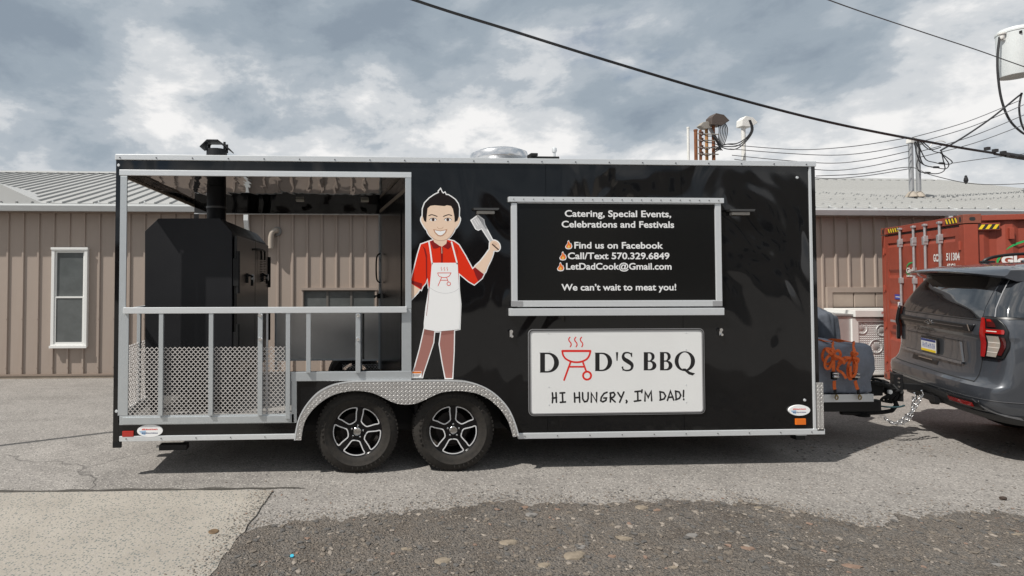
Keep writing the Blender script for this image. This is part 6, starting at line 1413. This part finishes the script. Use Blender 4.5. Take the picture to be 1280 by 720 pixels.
    p = at(1207.5, 228, 11.2); q = MB().lathe([(.0001, -.09), (.02, -.07), (.04, -.01), (.03, .05), (.02, .07), (.024, .09), (.0001, .11)], p - p, 'z', 12).build('black_bird', mat('black_feathers', (.008, .008, .010), .7)); q.location = (p.x, p.y, p.z + .05); tag(q, 'small black bird perched on the lowest wire above the roof', 'bird')
    # long overhead cables
    YC = 9.0
    wire('overhead_cable', [at(300, -78, 7.4), at(515, -1, 7.6), at(640, 38.5, 7.8), at(760, 76, 8.0), at(900, 117.5, 8.3), at(1040, 153.5, 8.6), at(1180, 181, 9.0), at(1240, 191, 9.3), at(1262, 195, 9.4), at(1420, 214, 10.5)], .022, 'thick black overhead cable sagging diagonally across the sky', k=8)
    s = at(1258, 193.5, 9.35); e2 = at(1300, 200, 9.6); wire('cable_sleeve', [s, (s + e2) / 2, e2], .05, 'fat black splice sleeve on the thick overhead cable at the right edge', cat='splice')
    for x, y in ((1234, 187), (1244, 189.5), (1254, 192)): a = at(x, y, 9.3); q = MB().box(-.03, .03, -.03, .03, -.01, .045).build('cable_clamp', WIRE); q.location = a; tag(q, 'small black clamp on the thick cable, %s the splice sleeve' % {1234: 'the one farthest from', 1244: 'second from', 1254: 'right beside'}[x], 'clamp', 'clamps on the thick cable')
    wire('overhead_wire', [at(900, -55, 9), at(1036, 0, 9.4), at(1150, 39, 10), at(1220, 62, 10.5), at(1262, 77, 11), at(1330, 101, 11.5)], .010, 'thin wire crossing the upper right sky past the transformer', WIRE2)
    wire('overhead_wire', [P(1190, 204, YM), at(1240, 197, 12), at(1300, 190, 13)], .008, 'short thin wire running to the right edge behind the splice sleeve', WIRE2)
    # transformer on its pole (the pole is just outside the frame)
    tl = at(1254, 60, YPn); r = .33; e = empty('pole_transformer', (tl.x + r, YPn, tl.z - .4), label='white can-shaped transformer hanging at the upper right edge of the picture', cat='transformer'); o = e.location
    z1 = at(1254, 40, YPn).z - o.z; z0 = at(1257, 95, YPn).z - o.z
    WT = mat('white_enamel', (.62, .65, .65), .4, 0, var=.10, vscale=2)
    can = MB().lathe([(.0001, z0 + .03), (r * .90, z0 + .02), (r * .94, z0), (r * .955, z0 + .02), (r, z1 - .05), (r * 1.0, z1), (r * .9, z1 + .07), (.0001, z1 + .13)], (0, 0, 0), 'z', 48).build('tank', WT, e, smooth=30)
    MB().lathe([(r * 1.0, z1 - .03), (r * 1.035, z1 - .03), (r * 1.035, z1 + .012), (r * .99, z1 + .02)], (0, 0, 0), 'z', 48).build('lid_band', WT, e, smooth=30)
    MB().lathe([(.0001, z0 + .024), (r * .88, z0 + .012), (r * .88, z0 + .02)], (0, 0, 0), 'z', 40).build('tank_base', mat('grey_tank_base', (.32, .31, .29), .6), e)
    bz = at(1249, 44, YPn).z - o.z; MB().lathe([(.035, -.1), (.05, -.05), (.035, -.0), (.07, .01), (.07, .04), (.0001, .05)], (-r - .05, -.02, bz), 'z', 14).box(-r - .04, -r + .05, -.05, .02, bz - .13, bz - .06).build('bushing', WPIPE, e, smooth=40)
    MB().box(-r * .7 - .0, -r * .7 + .02, -.28, -.235, z1 - .14, z1 - .08).box(-.06, -.04, -r - .01, -r + .02, z1 - .17, z1 - .15).box(-.06, -.04, -r - .01, -r + .02, z1 - .22, z1 - .20).box(-.06, -.03, -r - .015, -r + .02, z0 + .2, z0 + .28).build('lug', BLKM, e)
    pole = MB().lathe([(.17, 0), (.13, 11)], (0, 0, 0), 'z', 20).build('utility_pole', mat('weathered_pole', (.17, .12, .08), .9, 0, var=.4, vscale=4, stretch=(6, 6, .5)), smooth=40); pole.location = (tl.x + 2 * r + .2, YPn, gz(YPn)); tag(pole, 'round wooden utility pole just outside the right edge holding the transformer', 'utility pole')
    wire('drop_lead', [at(1249.5, 46, YPn), at(1247, 70, YPn), at(1247.5, 95, YPn), at(1252, 125, YPn), at(1262, 150, YPn), at(1278, 166, YPn), at(1290, 170, YPn)], .022, 'thick purple-black lead hanging in a wide loop from the transformer bushing')
    wire('drop_lead', [at(1277, 116, YPn), at(1274, 135, YPn), at(1277, 155, YPn), at(1284, 168, YPn)], .018, 'shorter black lead hanging beside the wide loop at the right edge')
    g = ong(0, 557); q = MB().lathe([(.035, 0), (.03, 5.2), (.0001, 5.25)], (0, 0, 0), 'z', 12).build('steel_pole', GAL); q.location = (g.x - .68 * 2.6, g.y - .35 * 2.6, 0); tag(q, 'thin grey steel pole just outside the left edge casting a shadow across the asphalt', 'pole')
    return
build_utilities()
